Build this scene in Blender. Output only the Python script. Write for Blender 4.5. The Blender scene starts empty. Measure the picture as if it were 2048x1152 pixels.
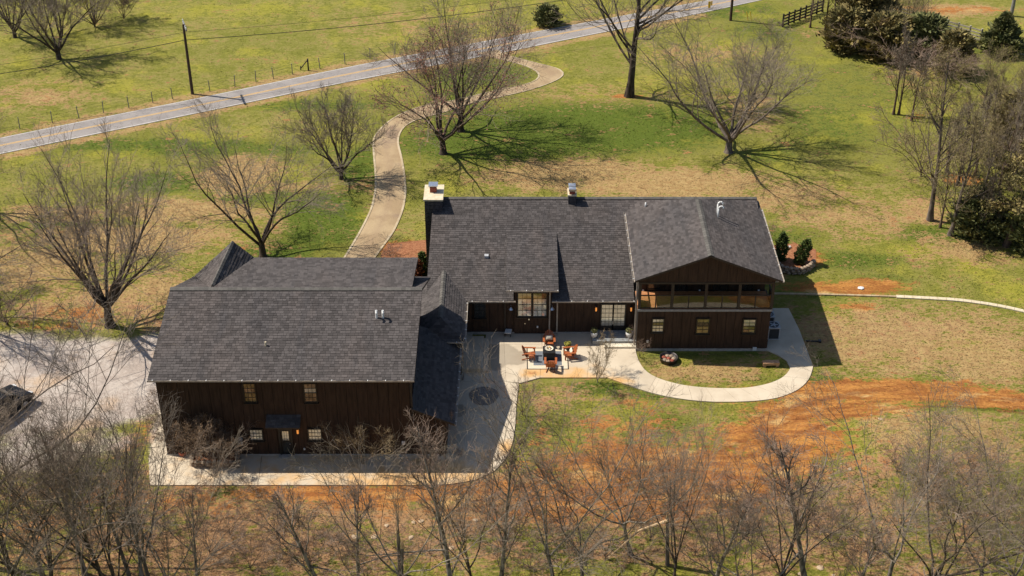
import bpy, math, random
import numpy as np
from mathutils import Vector, Matrix

# ------------------------------------------------------------------ camera, sky, sun, exposure
S = bpy.context.scene
F_PX, PITCH, CAM_H = 2814.0, math.radians(32.5), 55.0
cd = bpy.data.cameras.new('camera'); cam = bpy.data.objects.new('camera', cd)
S.collection.objects.link(cam); S.camera = cam
cam.location = (0, 0, CAM_H); cam.rotation_euler = (math.radians(90) - PITCH, 0, 0)
cd.sensor_width = 36; cd.lens = F_PX / 2048 * 36; cd.clip_start = 0.5; cd.clip_end = 4000
SUN_EL = math.radians(53); SUN_AZ = math.atan2(-0.963, 0.27)          # clockwise from +Y
w = bpy.data.worlds.new('World'); S.world = w; w.use_nodes = True
nt = w.node_tree; nt.nodes.clear()
sky = nt.nodes.new('ShaderNodeTexSky'); sky.sky_type = 'NISHITA'; sky.sun_disc = False
sky.sun_elevation = SUN_EL; sky.sun_rotation = SUN_AZ
bg = nt.nodes.new('ShaderNodeBackground'); bg.inputs[1].default_value = 0.078
out = nt.nodes.new('ShaderNodeOutputWorld')
nt.links.new(sky.outputs[0], bg.inputs[0]); nt.links.new(bg.outputs[0], out.inputs[0])
sl = bpy.data.lights.new('sun', 'SUN'); sl.energy = 4.6; sl.angle = math.radians(0.5); sl.color = (1.0, 0.925, 0.81)
so = bpy.data.objects.new('sun', sl); S.collection.objects.link(so)
sdir = Vector((math.sin(SUN_AZ) * math.cos(SUN_EL), math.cos(SUN_AZ) * math.cos(SUN_EL), math.sin(SUN_EL)))
so.rotation_euler = sdir.to_track_quat('Z', 'Y').to_euler(); so.location = (0, 60, 80)
S.view_settings.view_transform = 'Standard'; S.view_settings.look = 'None'
S.view_settings.exposure = 0.50; S.view_settings.gamma = 1.0

rnd = random.Random(7)
col = S.collection
CP, SP = math.cos(PITCH), math.sin(PITCH)

# ------------------------------------------------------------------ measuring helpers (photo pixel -> place)
def ray(px, py):
    u, v = (px - 1024) / F_PX, (py - 576) / F_PX
    return Vector((u, CP - v * SP, -SP - v * CP))
def G(px, py, z=0.0):
    d = ray(px, py); t = (CAM_H - z) / -d.z
    return Vector((d.x * t, d.y * t, z))
def at(px, py, Y):
    d = ray(px, py); t = Y / d.y
    return Vector((d.x * t, Y, CAM_H + d.z * t))
def mound(x, y):
    c = MC
    return 1.1 * math.exp(-(((x - c.x) / 6.5) ** 2 + ((y - c.y) / 4.0) ** 2))
MC = G(1860, 905)

# ------------------------------------------------------------------ object helpers
def tag(o, label=None, cat=None, group=None, kind=None):
    if label: o['label'] = label
    if cat: o['category'] = cat
    if group: o['group'] = group
    if kind: o['kind'] = kind
    return o
def empty(name, loc, label=None, cat=None, group=None, rz=0, sc=None):
    o = bpy.data.objects.new(name, None); col.objects.link(o); o.location = loc; o.rotation_euler = (0, 0, rz)
    o.empty_display_size = 0.2
    if sc: o.scale = sc
    return tag(o, label, cat, group)
def link(name, me, mat=None, parent=None, loc=None):
    o = bpy.data.objects.new(name, me); col.objects.link(o)
    if mat is not None and len(me.materials) == 0: me.materials.append(mat)
    if parent is not None: o.parent = parent
    if loc is not None: o.location = loc
    return o
def copy_tree(o, parent=None):
    c = o.copy(); col.objects.link(c); c.parent = parent
    for ch in o.children: copy_tree(ch, c)
    return c

class MB:
    def __init__(s): s.v = []; s.f = []
    def add(s, vs, fs):
        b = len(s.v); s.v += [tuple(p) for p in vs]; s.f += [tuple(i + b for i in f) for f in fs]; return s
    def box(s, x0, x1, y0, y1, z0, z1, M=None):
        vs = [Vector(p) for p in ((x0,y0,z0),(x1,y0,z0),(x1,y1,z0),(x0,y1,z0),(x0,y0,z1),(x1,y0,z1),(x1,y1,z1),(x0,y1,z1))]
        if M: vs = [M @ p for p in vs]
        return s.add(vs, [(3,2,1,0),(4,5,6,7),(0,1,5,4),(1,2,6,5),(2,3,7,6),(3,0,4,7)])
    def cyl(s, p0, p1, r0, r1=None, n=10, caps=True):
        p0 = Vector(p0); p1 = Vector(p1); r1 = r0 if r1 is None else r1
        d = (p1 - p0).normalized(); u = d.orthogonal().normalized(); w_ = d.cross(u)
        vs = []
        for p, r in ((p0, r0), (p1, r1)):
            for k in range(n):
                a = 2 * math.pi * k / n; vs.append(p + (u * math.cos(a) + w_ * math.sin(a)) * r)
        fs = [(k, (k + 1) % n, n + (k + 1) % n, n + k) for k in range(n)]
        if caps: fs += [tuple(range(n - 1, -1, -1)), tuple(range(n, 2 * n))]
        return s.add(vs, fs)
    def tube(s, pts, r, n=6):
        for a, b in zip(pts[:-1], pts[1:]): s.cyl(a, b, r, r, n)
        return s
    def lathe(s, prof, c=(0,0,0), n=16):
        vs = []; fs = []
        for r, z in prof:
            for k in range(n):
                a = 2 * math.pi * k / n; vs.append((c[0] + r * math.cos(a), c[1] + r * math.sin(a), c[2] + z))
        for i in range(len(prof) - 1):
            for k in range(n):
                fs.append((i*n + k, i*n + (k+1) % n, (i+1)*n + (k+1) % n, (i+1)*n + k))
        return s.add(vs, fs)
    def prism_z(s, poly, z0, z1):
        n = len(poly); vs = [(p[0], p[1], z0) for p in poly] + [(p[0], p[1], z1) for p in poly]
        return s.add(vs, [tuple(range(n - 1, -1, -1)), tuple(range(n, 2*n))] + [(k, (k+1) % n, n + (k+1) % n, n + k) for k in range(n)])
    def prism_x(s, prof, x0, x1):                       # profile of (y, z)
        n = len(prof); vs = [(x0, p[0], p[1]) for p in prof] + [(x1, p[0], p[1]) for p in prof]
        return s.add(vs, [tuple(range(n - 1, -1, -1)), tuple(range(n, 2*n))] + [(k, (k+1) % n, n + (k+1) % n, n + k) for k in range(n)])
    def prism_y(s, prof, y0, y1):                       # profile of (x, z)
        n = len(prof); vs = [(p[0], y0, p[1]) for p in prof] + [(p[0], y1, p[1]) for p in prof]
        return s.add(vs, [tuple(range(n)), tuple(range(2*n - 1, n - 1, -1))] + [(k, n + k, n + (k+1) % n, (k+1) % n) for k in range(n)])
    def slab(s, poly, t):                               # planar 3D polygon, thickness t downwards
        n = len(poly); vs = [tuple(p) for p in poly] + [(p[0], p[1], p[2] - t) for p in poly]
        return s.add(vs, [tuple(range(n)), tuple(range(2*n - 1, n - 1, -1))] + [(k, n + k, n + (k+1) % n, (k+1) % n) for k in range(n)])
    def mesh(s, name, smooth=False):
        me = bpy.data.meshes.new(name); me.from_pydata(s.v, [], s.f); me.validate()
        if smooth: me.polygons.foreach_set('use_smooth', [True] * len(me.polygons))
        return me
    def obj(s, name, mat, parent=None, smooth=False, loc=None):
        return link(name, s.mesh(name, smooth), mat, parent, loc)

# ------------------------------------------------------------------ materials
def newmat(name):
    m = bpy.data.materials.new(name); m.use_nodes = True
    t = m.node_tree; return m, t, t.nodes['Principled BSDF']
def N(t, kind, **kw):
    n = t.nodes.new(kind)
    for k, v in kw.items():
        if k in ('operation', 'blend_type', 'data_type', 'attribute_name', 'noise_dimensions', 'feature', 'interpolation_type', 'clamp'): setattr(n, k, v)
        else: n.inputs[k].default_value = v
    return n
def mth(t, op, a, b=None, c=None, clamp=False):
    n = t.nodes.new('ShaderNodeMath'); n.operation = op; n.use_clamp = clamp
    for i, x in enumerate((a, b, c)):
        if x is None: continue
        if isinstance(x, (int, float)): n.inputs[i].default_value = x
        else: t.links.new(x, n.inputs[i])
    return n.outputs[0]
def mixc(t, fac, a, b, mode='MIX'):
    n = t.nodes.new('ShaderNodeMix'); n.data_type = 'RGBA'; n.blend_type = mode
    for sock, x in ((n.inputs['Factor'], fac), (n.inputs[6], a), (n.inputs[7], b)):
        if isinstance(x, (int, float)): sock.default_value = x
        elif isinstance(x, tuple): sock.default_value = (x[0], x[1], x[2], 1)
        else: t.links.new(x, sock)
    return n.outputs[2]
def noise(t, scale, detail=4, vec=None, rough=0.55, stretch=None):
    n = t.nodes.new('ShaderNodeTexNoise'); n.inputs['Scale'].default_value = scale
    n.inputs['Detail'].default_value = detail; n.inputs['Roughness'].default_value = rough
    if vec is None:
        g = t.nodes.new('ShaderNodeNewGeometry'); vec = g.outputs['Position']
    if stretch:
        mp = t.nodes.new('ShaderNodeMapping'); mp.inputs['Scale'].default_value = stretch
        t.links.new(vec, mp.inputs['Vector']); vec = mp.outputs[0]
    t.links.new(vec, n.inputs['Vector']); return n.outputs['Fac']
def sstep(t, x, a, b):
    n = t.nodes.new('ShaderNodeMapRange'); n.interpolation_type = 'SMOOTHSTEP'
    t.links.new(x, n.inputs[0]); n.inputs[1].default_value = a; n.inputs[2].default_value = b
    return n.outputs[0]
def bump(t, b, h, strength=0.4, dist=0.05):
    n = t.nodes.new('ShaderNodeBump'); n.inputs['Strength'].default_value = strength; n.inputs['Distance'].default_value = dist
    t.links.new(h, n.inputs['Height']); t.links.new(n.outputs[0], b.inputs['Normal'])
def mat(name, c1, c2=None, rough=0.7, scale=6.0, bmp=0.0, metal=0.0, spec=0.5, island=0.0, stretch=None, lo=0.35, hi=0.65):
    m, t, b = newmat(name)
    b.inputs['Roughness'].default_value = rough; b.inputs['Metallic'].default_value = metal
    b.inputs['Specular IOR Level'].default_value = spec
    c2 = c2 or c1
    n = noise(t, scale, 5, stretch=stretch)
    c = mixc(t, sstep(t, n, lo, hi), c1, c2)
    if island:
        g = t.nodes.new('ShaderNodeNewGeometry')
        k = mth(t, 'MULTIPLY_ADD', g.outputs['Random Per Island'], 2 * island, 1 - island)
        c = mixc(t, 1.0, c, None, 'MULTIPLY') if False else c
        hsv = t.nodes.new('ShaderNodeHueSaturation'); t.links.new(c, hsv.inputs['Color']); t.links.new(k, hsv.inputs['Value'])
        c = hsv.outputs[0]
    t.links.new(c, b.inputs['Base Color'])
    if bmp: bump(t, b, n, bmp, 0.03)
    return m

M = {}
M['shingle'] = mat('shingle', (.070, .059, .055), (.100, .085, .078), .9, 40, .3, spec=.2, island=.36)
def shingle_mat():
    m, t, b = newmat('shingle'); g = t.nodes.new('ShaderNodeNewGeometry'); pos = g.outputs['Position']
    c = mixc(t, sstep(t, noise(t, 40, 4, pos), .35, .65), (.060, .053, .052), (.084, .075, .072))
    c = mixc(t, mth(t, 'MULTIPLY', sstep(t, noise(t, .35, 5, pos, .6, (1, .35, 1)), .45, .65), .55), c, (.090, .075, .069))
    c = mixc(t, mth(t, 'MULTIPLY', sstep(t, noise(t, .6, 5, pos, .6, (1.6, .25, .5)), .52, .68), .5), c, (.050, .047, .049))
    hsv = t.nodes.new('ShaderNodeHueSaturation'); t.links.new(c, hsv.inputs['Color'])
    t.links.new(mth(t, 'MULTIPLY_ADD', g.outputs['Random Per Island'], .62, .70), hsv.inputs['Value'])
    t.links.new(hsv.outputs[0], b.inputs['Base Color']); b.inputs['Roughness'].default_value = .9; b.inputs['Specular IOR Level'].default_value = .2; return m
M['shingle'] = shingle_mat()
M['ridge_cap'] = mat('ridge_cap', (.085, .08, .073), (.115, .107, .096), .9, 20, .2, spec=.25, island=.2)
M['fascia'] = mat('fascia', (.022, .017, .014), (.03, .023, .018), .6, 5)
M['siding'] = mat('siding', (.036, .021, .0135), (.056, .033, .021), .75, 2.5, .15, island=.16, stretch=(3, 3, .4), spec=.25)
M['siding_core'] = mat('siding_core', (.012, .008, .006), None, .8)
M['frame'] = mat('frame', (.008, .008, .008), (.014, .013, .012), .45, 8)
M['gutter'] = mat('gutter', (.30, .26, .22), (.42, .37, .31), .5, 3)
M['clip'] = mat('clip', (.8, .8, .78), None, .4)
M['blind_glare'] = mat('blind_glare', (.68, .65, .55), (.44, .42, .34), .10, 1.3, 0, metal=.35, spec=.8, lo=.3, hi=.7)  # blind tone, brightened in colour to stand for reflected sunlit ground
M['pale_pane'] = mat('pale_pane', (.82, .83, .78), (.62, .62, .52), .08, 1.6, 0, metal=.35, spec=.8, lo=.4, hi=.6)  # pale base colour carries some glare of the lit paving
M['olive_reflect_pane'] = mat('olive_reflect_pane', (.14, .125, .06), (.28, .25, .14), .06, 1.8, 0, metal=.5, spec=.9)  # olive reflection painted into the glass colour
M['brown_reflect_pane'] = mat('brown_reflect_pane', (.18, .13, .08), (.36, .30, .21), .06, 2.0, 0, metal=.5, spec=.9)  # brownish variant, the mirrored surroundings are put into the pane colour
M['dark_pane'] = mat('dark_pane', (.012, .014, .014), (.03, .03, .026), .05, 1.6, 0, spec=.9)
M['concrete_base'] = mat('concrete_base', (.30, .28, .25), (.40, .37, .33), .85, 4, .1)
M['white'] = mat('white', (.75, .75, .73), (.66, .66, .64), .5, 5)
M['steel'] = mat('steel', (.72, .73, .75), (.6, .61, .63), .28, 9, metal=.85)
M['stone_dark'] = mat('stone_dark', (.022, .02, .024), (.055, .05, .055), .8, 7, .5, island=.3)
M['cap_stone'] = mat('cap_stone', (.50, .42, .28), (.60, .52, .38), .85, 5, .2)
M['clay_flue'] = mat('clay_flue', (.30, .07, .035), (.22, .05, .03), .7, 8)
M['wood_orange'] = mat('wood_orange', (.36, .105, .03), (.25, .065, .02), .5, 9, .1, stretch=(1, 1, 6), island=.15)
M['wood_tan'] = mat('wood_tan', (.46, .27, .15), (.36, .2, .1), .7, 6, .1)
M['deck_wood'] = mat('deck_wood', (.46, .21, .085), (.36, .15, .06), .6, 6, .1, island=.18)
M['grey_wood'] = mat('grey_wood', (.20, .21, .21), (.28, .29, .29), .7, 7, .1, island=.12)
M['black'] = mat('black', (.010, .010, .011), (.016, .016, .017), .45, 6)
M['iron'] = mat('iron', (.035, .033, .032), (.07, .06, .055), .5, 10, .1, metal=.6)
M['terracotta'] = mat('terracotta', (.36, .07, .03), (.45, .11, .05), .7, 8)
M['pot_white'] = mat('pot_white', (.72, .71, .68), (.62, .61, .58), .5, 6)
M['rug_slate'] = mat('rug_slate', (.11, .125, .145), (.16, .175, .195), .95, 14, .2)
M['rug_cream'] = mat('rug_cream', (.62, .54, .41), (.54, .46, .34), .95, 14, .2)
M['cream'] = mat('cream', (.72, .66, .52), (.6, .54, .42), .8, 9)
def asphalt_mat():
    m, t, b = newmat('asphalt'); g = t.nodes.new('ShaderNodeNewGeometry'); pos = g.outputs['Position']
    c = mixc(t, sstep(t, noise(t, .5, 5, pos, .6), .3, .7), (.215, .195, .185), (.275, .25, .235))
    c = mixc(t, mth(t, 'MULTIPLY', sstep(t, noise(t, .13, 4, pos), .54, .6), .3), c, (.19, .175, .17))
    n = noise(t, .55, 6, pos, .6); crack = sstep(t, mth(t, 'ABSOLUTE', mth(t, 'SUBTRACT', n, .5)), .012, .0)
    c = mixc(t, mth(t, 'MULTIPLY', crack, .55), c, (.09, .085, .08))
    hsv = t.nodes.new('ShaderNodeHueSaturation'); t.links.new(c, hsv.inputs['Color']); t.links.new(mth(t, 'MULTIPLY_ADD', noise(t, 14, 4, pos, .7), .5, .75), hsv.inputs['Value'])
    t.links.new(hsv.outputs[0], b.inputs['Base Color']); b.inputs['Roughness'].default_value = .9; return m
M['asphalt'] = asphalt_mat()
M['yellow_line'] = mat('yellow_line', (.66, .38, .08), (.52, .33, .12), .8, 6, lo=.3, hi=.7)
M['white_line'] = mat('white_line', (.62, .6, .56), (.48, .45, .42), .8, 6)
M['yellow_sign'] = mat('yellow_sign', (.80, .47, .01), (.72, .42, .02), .5, 3)
M['pole_wood'] = mat('pole_wood', (.040, .022, .014), (.065, .038, .024), .85, 8, .2, stretch=(4, 4, .4))
M['pole_grey'] = mat('pole_grey', (.17, .16, .15), (.23, .22, .2), .8, 6, .2)
M['fence_black'] = mat('fence_black', (.022, .017, .014), (.035, .027, .022), .8, 6)
M['fence_pale'] = mat('fence_pale', (.42, .38, .29), (.30, .27, .2), .85, 5)
M['rock'] = mat('rock', (.44, .34, .23), (.36, .25, .15), .85, 6, .4)
M['wall_stone'] = mat('wall_stone', (.20, .15, .11), (.34, .26, .18), .85, 4, .5, island=.3)
M['mulch'] = mat('mulch', (.21, .075, .03), (.31, .135, .06), .95, 6, .8)
M['gravel_dark'] = mat('gravel_dark', (.24, .215, .185), (.13, .11, .095), .95, 9, .8)
M['edge_timber'] = mat('edge_timber', (.42, .33, .2), (.32, .23, .13), .85, 3, .2)
M['car_paint'] = mat('car_paint', (.012, .013, .016), (.018, .018, .021), .18, 3, metal=.3, spec=.8)
M['car_glass'] = mat('car_glass', (.02, .025, .03), None, .03, 3, spec=1.0)
M['rubber'] = mat('rubber', (.012, .012, .012), None, .85)
M['lamp_red'] = mat('lamp_red', (.35, .01, .01), None, .2)
M['lamp_clear'] = mat('lamp_clear', (.6, .6, .6), None, .15)
M['ac_grey'] = mat('ac_grey', (.34, .35, .36), (.42, .43, .44), .5, 5)
M['ac_dark'] = mat('ac_dark', (.045, .047, .05), (.065, .067, .07), .6, 20)
M['wire'] = mat('wire', (.012, .012, .012), None, .6)
def glow(name, c, s):
    m, t, b = newmat(name); b.inputs['Base Color'].default_value = (*c, 1)
    b.inputs['Emission Color'].default_value = (*c, 1); b.inputs['Emission Strength'].default_value = s; return m
M['lit_glass'] = glow('lit_glass', (1.0, .36, .07), .45)
M['bulb'] = glow('bulb', (1.0, .8, .5), .25)
def glassy():
    m, t, b = newmat('railing_glass'); nt_ = t.nodes
    tr = nt_.new('ShaderNodeBsdfTransparent'); tr.inputs[0].default_value = (.82, .84, .8, 1)
    gl = nt_.new('ShaderNodeBsdfGlossy'); gl.inputs['Roughness'].default_value = .04
    fr = nt_.new('ShaderNodeFresnel'); fr.inputs[0].default_value = 1.5
    mx = nt_.new('ShaderNodeMixShader'); t.links.new(fr.outputs[0], mx.inputs[0])
    t.links.new(tr.outputs[0], mx.inputs[1]); t.links.new(gl.outputs[0], mx.inputs[2])
    t.links.new(mx.outputs[0], nt_['Material Output'].inputs[0]); return m
M['railing_glass'] = glassy()

def bark(name, c1, c2, up=None):
    m = mat(name, c1, c2, .9, 3.0, .3, spec=.2, stretch=(2, 2, .5)); return m
M['bark_dark'] = bark('bark_dark', (.038, .028, .022), (.085, .064, .050))
M['bark_grey'] = bark('bark_grey', (.085, .066, .053), (.19, .155, .125))
M['bark_pale'] = bark('bark_pale', (.085, .068, .054), (.30, .26, .21))
M['bark_brown'] = bark('bark_brown', (.075, .050, .036), (.15, .10, .07))
M['twig_grey'] = mat('twig_grey', (.17, .138, .105), (.27, .22, .168), .9, .8, 0, spec=.2)
M['twig_warm'] = mat('twig_warm', (.19, .145, .11), (.30, .235, .18), .9, .8, 0, spec=.2)
M['twig_red'] = mat('twig_red', (.20, .135, .10), (.31, .23, .175), .9, .8, 0, spec=.2)
M['twig_dark'] = mat('twig_dark', (.10, .08, .064), (.20, .165, .132), .9, .8, 0, spec=.2)
M['twig_olive'] = mat('twig_olive', (.20, .155, .085), (.29, .225, .135), .9, .8, 0, spec=.2)
M['bud_yellow'] = mat('bud_yellow', (.36, .34, .045), (.28, .27, .04), .8, 2, 0, island=.3)
M['bud_olive'] = mat('bud_olive', (.27, .225, .08), (.19, .155, .055), .8, 2, 0, island=.35)
M['bud_red'] = mat('bud_red', (.22, .085, .055), (.28, .13, .08), .8, 2, 0, island=.3)
M['dead_leaf'] = mat('dead_leaf', (.19, .12, .065), (.12, .075, .04), .85, 2, 0, island=.4)
M['cedar'] = mat('cedar', (.12, .105, .030), (.26, .20, .07), .85, .9, 0, island=.55)
M['cedar_green'] = mat('cedar_green', (.075, .090, .028), (.165, .16, .05), .85, 1.2, 0, island=.5)
M['arbor'] = mat('arbor', (.05, .085, .016), (.12, .155, .03), .85, 2.5, 0, island=.4)
M['rust_leaf'] = mat('rust_leaf', (.25, .075, .025), (.16, .05, .02), .85, 2.5, 0, island=.4)
M['torn_wood'] = mat('torn_wood', (.60, .43, .25), (.5, .33, .18), .8, 6)

# concrete with clay stains of their own shape
def concrete_mat():
    m, t, b = newmat('concrete')
    g = t.nodes.new('ShaderNodeNewGeometry'); pos = g.outputs['Position']
    n1 = noise(t, .7, 5, pos); n2 = noise(t, 9, 4, pos)
    c = mixc(t, sstep(t, n1, .3, .7), (.46, .38, .275), (.56, .475, .355))
    c = mixc(t, mth(t, 'MULTIPLY', n2, .25), c, (.36, .33, .28))
    isl = mth(t, 'MULTIPLY_ADD', g.outputs['Random Per Island'], .10, .95)
    at_ = t.nodes.new('ShaderNodeAttribute'); at_.attribute_name = 'stain'
    s = mth(t, 'ADD', at_.outputs['Fac'], mth(t, 'MULTIPLY', mth(t, 'SUBTRACT', noise(t, 1.1, 5, pos), .5), 1.3))
    c = mixc(t, mth(t, 'MULTIPLY', sstep(t, s, .3, .95), .8), c, (.55, .30, .085))
    c = mixc(t, mth(t, 'MULTIPLY', sstep(t, s, .85, 1.25), .8), c, (.30, .10, .03))
    wt = t.nodes.new('ShaderNodeAttribute'); wt.attribute_name = 'wet'
    ws = mth(t, 'ADD', wt.outputs['Fac'], mth(t, 'MULTIPLY', mth(t, 'SUBTRACT', noise(t, 1.5, 3, pos), .5), .5))
    c = mixc(t, mth(t, 'MULTIPLY', sstep(t, ws, .45, .6), .5), c, (.14, .115, .085))
    hsv = t.nodes.new('ShaderNodeHueSaturation'); t.links.new(c, hsv.inputs['Color']); t.links.new(isl, hsv.inputs['Value'])
    t.links.new(hsv.outputs[0], b.inputs['Base Color']); b.inputs['Roughness'].default_value = .85
    bump(t, b, n2, .12, .02); return m
M['concrete'] = concrete_mat()

# ------------------------------------------------------------------ ground
GRASS_COL = dict(grass=(.160, .160, .026), grass2=(.262, .226, .068), lush=(.078, .112, .013), dry=(.40, .272, .122), dry2=(.29, .178, .078),
                 clay=(.42, .185, .048), clay2=(.25, .088, .024), sand=(.54, .36, .15), gravel=(.47, .41, .36), gravel2=(.36, .30, .26))
def ground_mat():
    m, t, b = newmat('ground')
    g = t.nodes.new('ShaderNodeNewGeometry'); pos = g.outputs['Position']
    C = GRASS_COL
    big = noise(t, .06, 4, pos); mid = noise(t, .45, 5, pos, .6); fin = noise(t, 2.2, 6, pos, .65, (.6, 1, 1)); vf = noise(t, 9, 4, pos, .7, (.55, 1, 1))
    def attr(n, k=1.0):
        a = t.nodes.new('ShaderNodeAttribute'); a.attribute_name = n; return a.outputs['Fac'] if k == 1.0 else mth(t, 'MULTIPLY', a.outputs['Fac'], k)
    def nz(x, k): return mth(t, 'MULTIPLY', mth(t, 'SUBTRACT', x, .5), k)
    f2 = noise(t, 5.5, 5, pos, .7, (.5, 1, 1))
    c = mixc(t, sstep(t, mth(t, 'ADD', mid, mth(t, 'ADD', nz(fin, 1.0), nz(f2, 1.0))), .33, .70), C['grass'], C['grass2'])
    tint = sstep(t, mth(t, 'ADD', big, nz(fin, .3)), .42, .62)
    c = mixc(t, mth(t, 'MULTIPLY', tint, .35), c, (.15, .157, .022))
    lime = sstep(t, mth(t, 'ADD', noise(t, .16, 5, pos, .6), mth(t, 'ADD', nz(fin, .5), nz(f2, .4))), .5, .66)
    c = mixc(t, mth(t, 'MULTIPLY', lime, .65), c, (.30, .275, .035))
    lush = mth(t, 'ADD', attr('lush', 1.25), mth(t, 'ADD', nz(f2, 2.0), mth(t, 'ADD', nz(mid, 2.4), nz(fin, 2.6))))
    c = mixc(t, mth(t, 'MULTIPLY', sstep(t, lush, .2, .8), .95), c, C['lush'])
    dry = mth(t, 'ADD', attr('dry', 1.15), mth(t, 'ADD', nz(mid, 2.2), nz(fin, 2.6)))
    dc = mixc(t, sstep(t, fin, .35, .65), C['dry'], C['dry2'])
    dry = mth(t, 'ADD', dry, nz(f2, 2.6))
    dry = mth(t, 'ADD', dry, .06)
    c = mixc(t, mth(t, 'MULTIPLY', sstep(t, dry, .3, .85), .92), c, dc)
    lit = mth(t, 'ADD', attr('litter'), mth(t, 'ADD', nz(f2, 2.0), mth(t, 'ADD', nz(mid, 2.2), nz(fin, 2.4))))
    lc = mixc(t, sstep(t, vf, .35, .65), (.40, .235, .125), (.26, .14, .07))
    c = mixc(t, mth(t, 'MULTIPLY', sstep(t, lit, .35, .95), .85), c, lc)
    clay = mth(t, 'ADD', attr('clay', 1.3), mth(t, 'ADD', nz(f2, 1.8), mth(t, 'ADD', nz(mid, 2.2), nz(fin, 2.4))))
    cc = mixc(t, sstep(t, mth(t, 'ADD', noise(t, 1.6, 6, pos, .65, (.22, 1.3, 1)), nz(vf, .5)), .36, .64), C['clay2'], C['clay'])
    cc = mixc(t, mth(t, 'MULTIPLY', sstep(t, noise(t, .5, 6, pos, .7, (.4, 1, 1)), .55, .68), .8), cc, C['sand'])
    c = mixc(t, mth(t, 'MULTIPLY', sstep(t, clay, .40, 1.0), .93), c, cc)
    rut = mth(t, 'ADD', attr('rut'), mth(t, 'ADD', nz(f2, .8), nz(fin, .8)))
    c = mixc(t, mth(t, 'MULTIPLY', sstep(t, rut, .35, .9), .8), c, (.155, .052, .018))
    gr = mth(t, 'ADD', attr('gravel'), mth(t, 'ADD', nz(mid, .5), nz(fin, .4)))
    gc = mixc(t, sstep(t, mth(t, 'ADD', mid, nz(fin, .8)), .35, .65), C['gravel'], C['gravel2'])
    gc = mixc(t, mth(t, 'MULTIPLY', sstep(t, noise(t, .25, 4, pos), .54, .68), .5), gc, (.50, .31, .15))
    c = mixc(t, sstep(t, gr, .35, .62), c, gc)
    v = mth(t, 'ADD', .18, mth(t, 'ADD', mth(t, 'MULTIPLY', vf, .95), mth(t, 'MULTIPLY', noise(t, 24, 3, pos, .7), .60)))
    hsv = t.nodes.new('ShaderNodeHueSaturation'); t.links.new(c, hsv.inputs['Color']); t.links.new(v, hsv.inputs['Value'])
    t.links.new(hsv.outputs[0], b.inputs['Base Color']); b.inputs['Roughness'].default_value = .95; b.inputs['Specular IOR Level'].default_value = .15
    bump(t, b, mth(t, 'ADD', mth(t, 'MULTIPLY', fin, .6), mth(t, 'MULTIPLY', vf, .4)), .8, .16)
    return m
M['ground'] = ground_mat()

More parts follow.
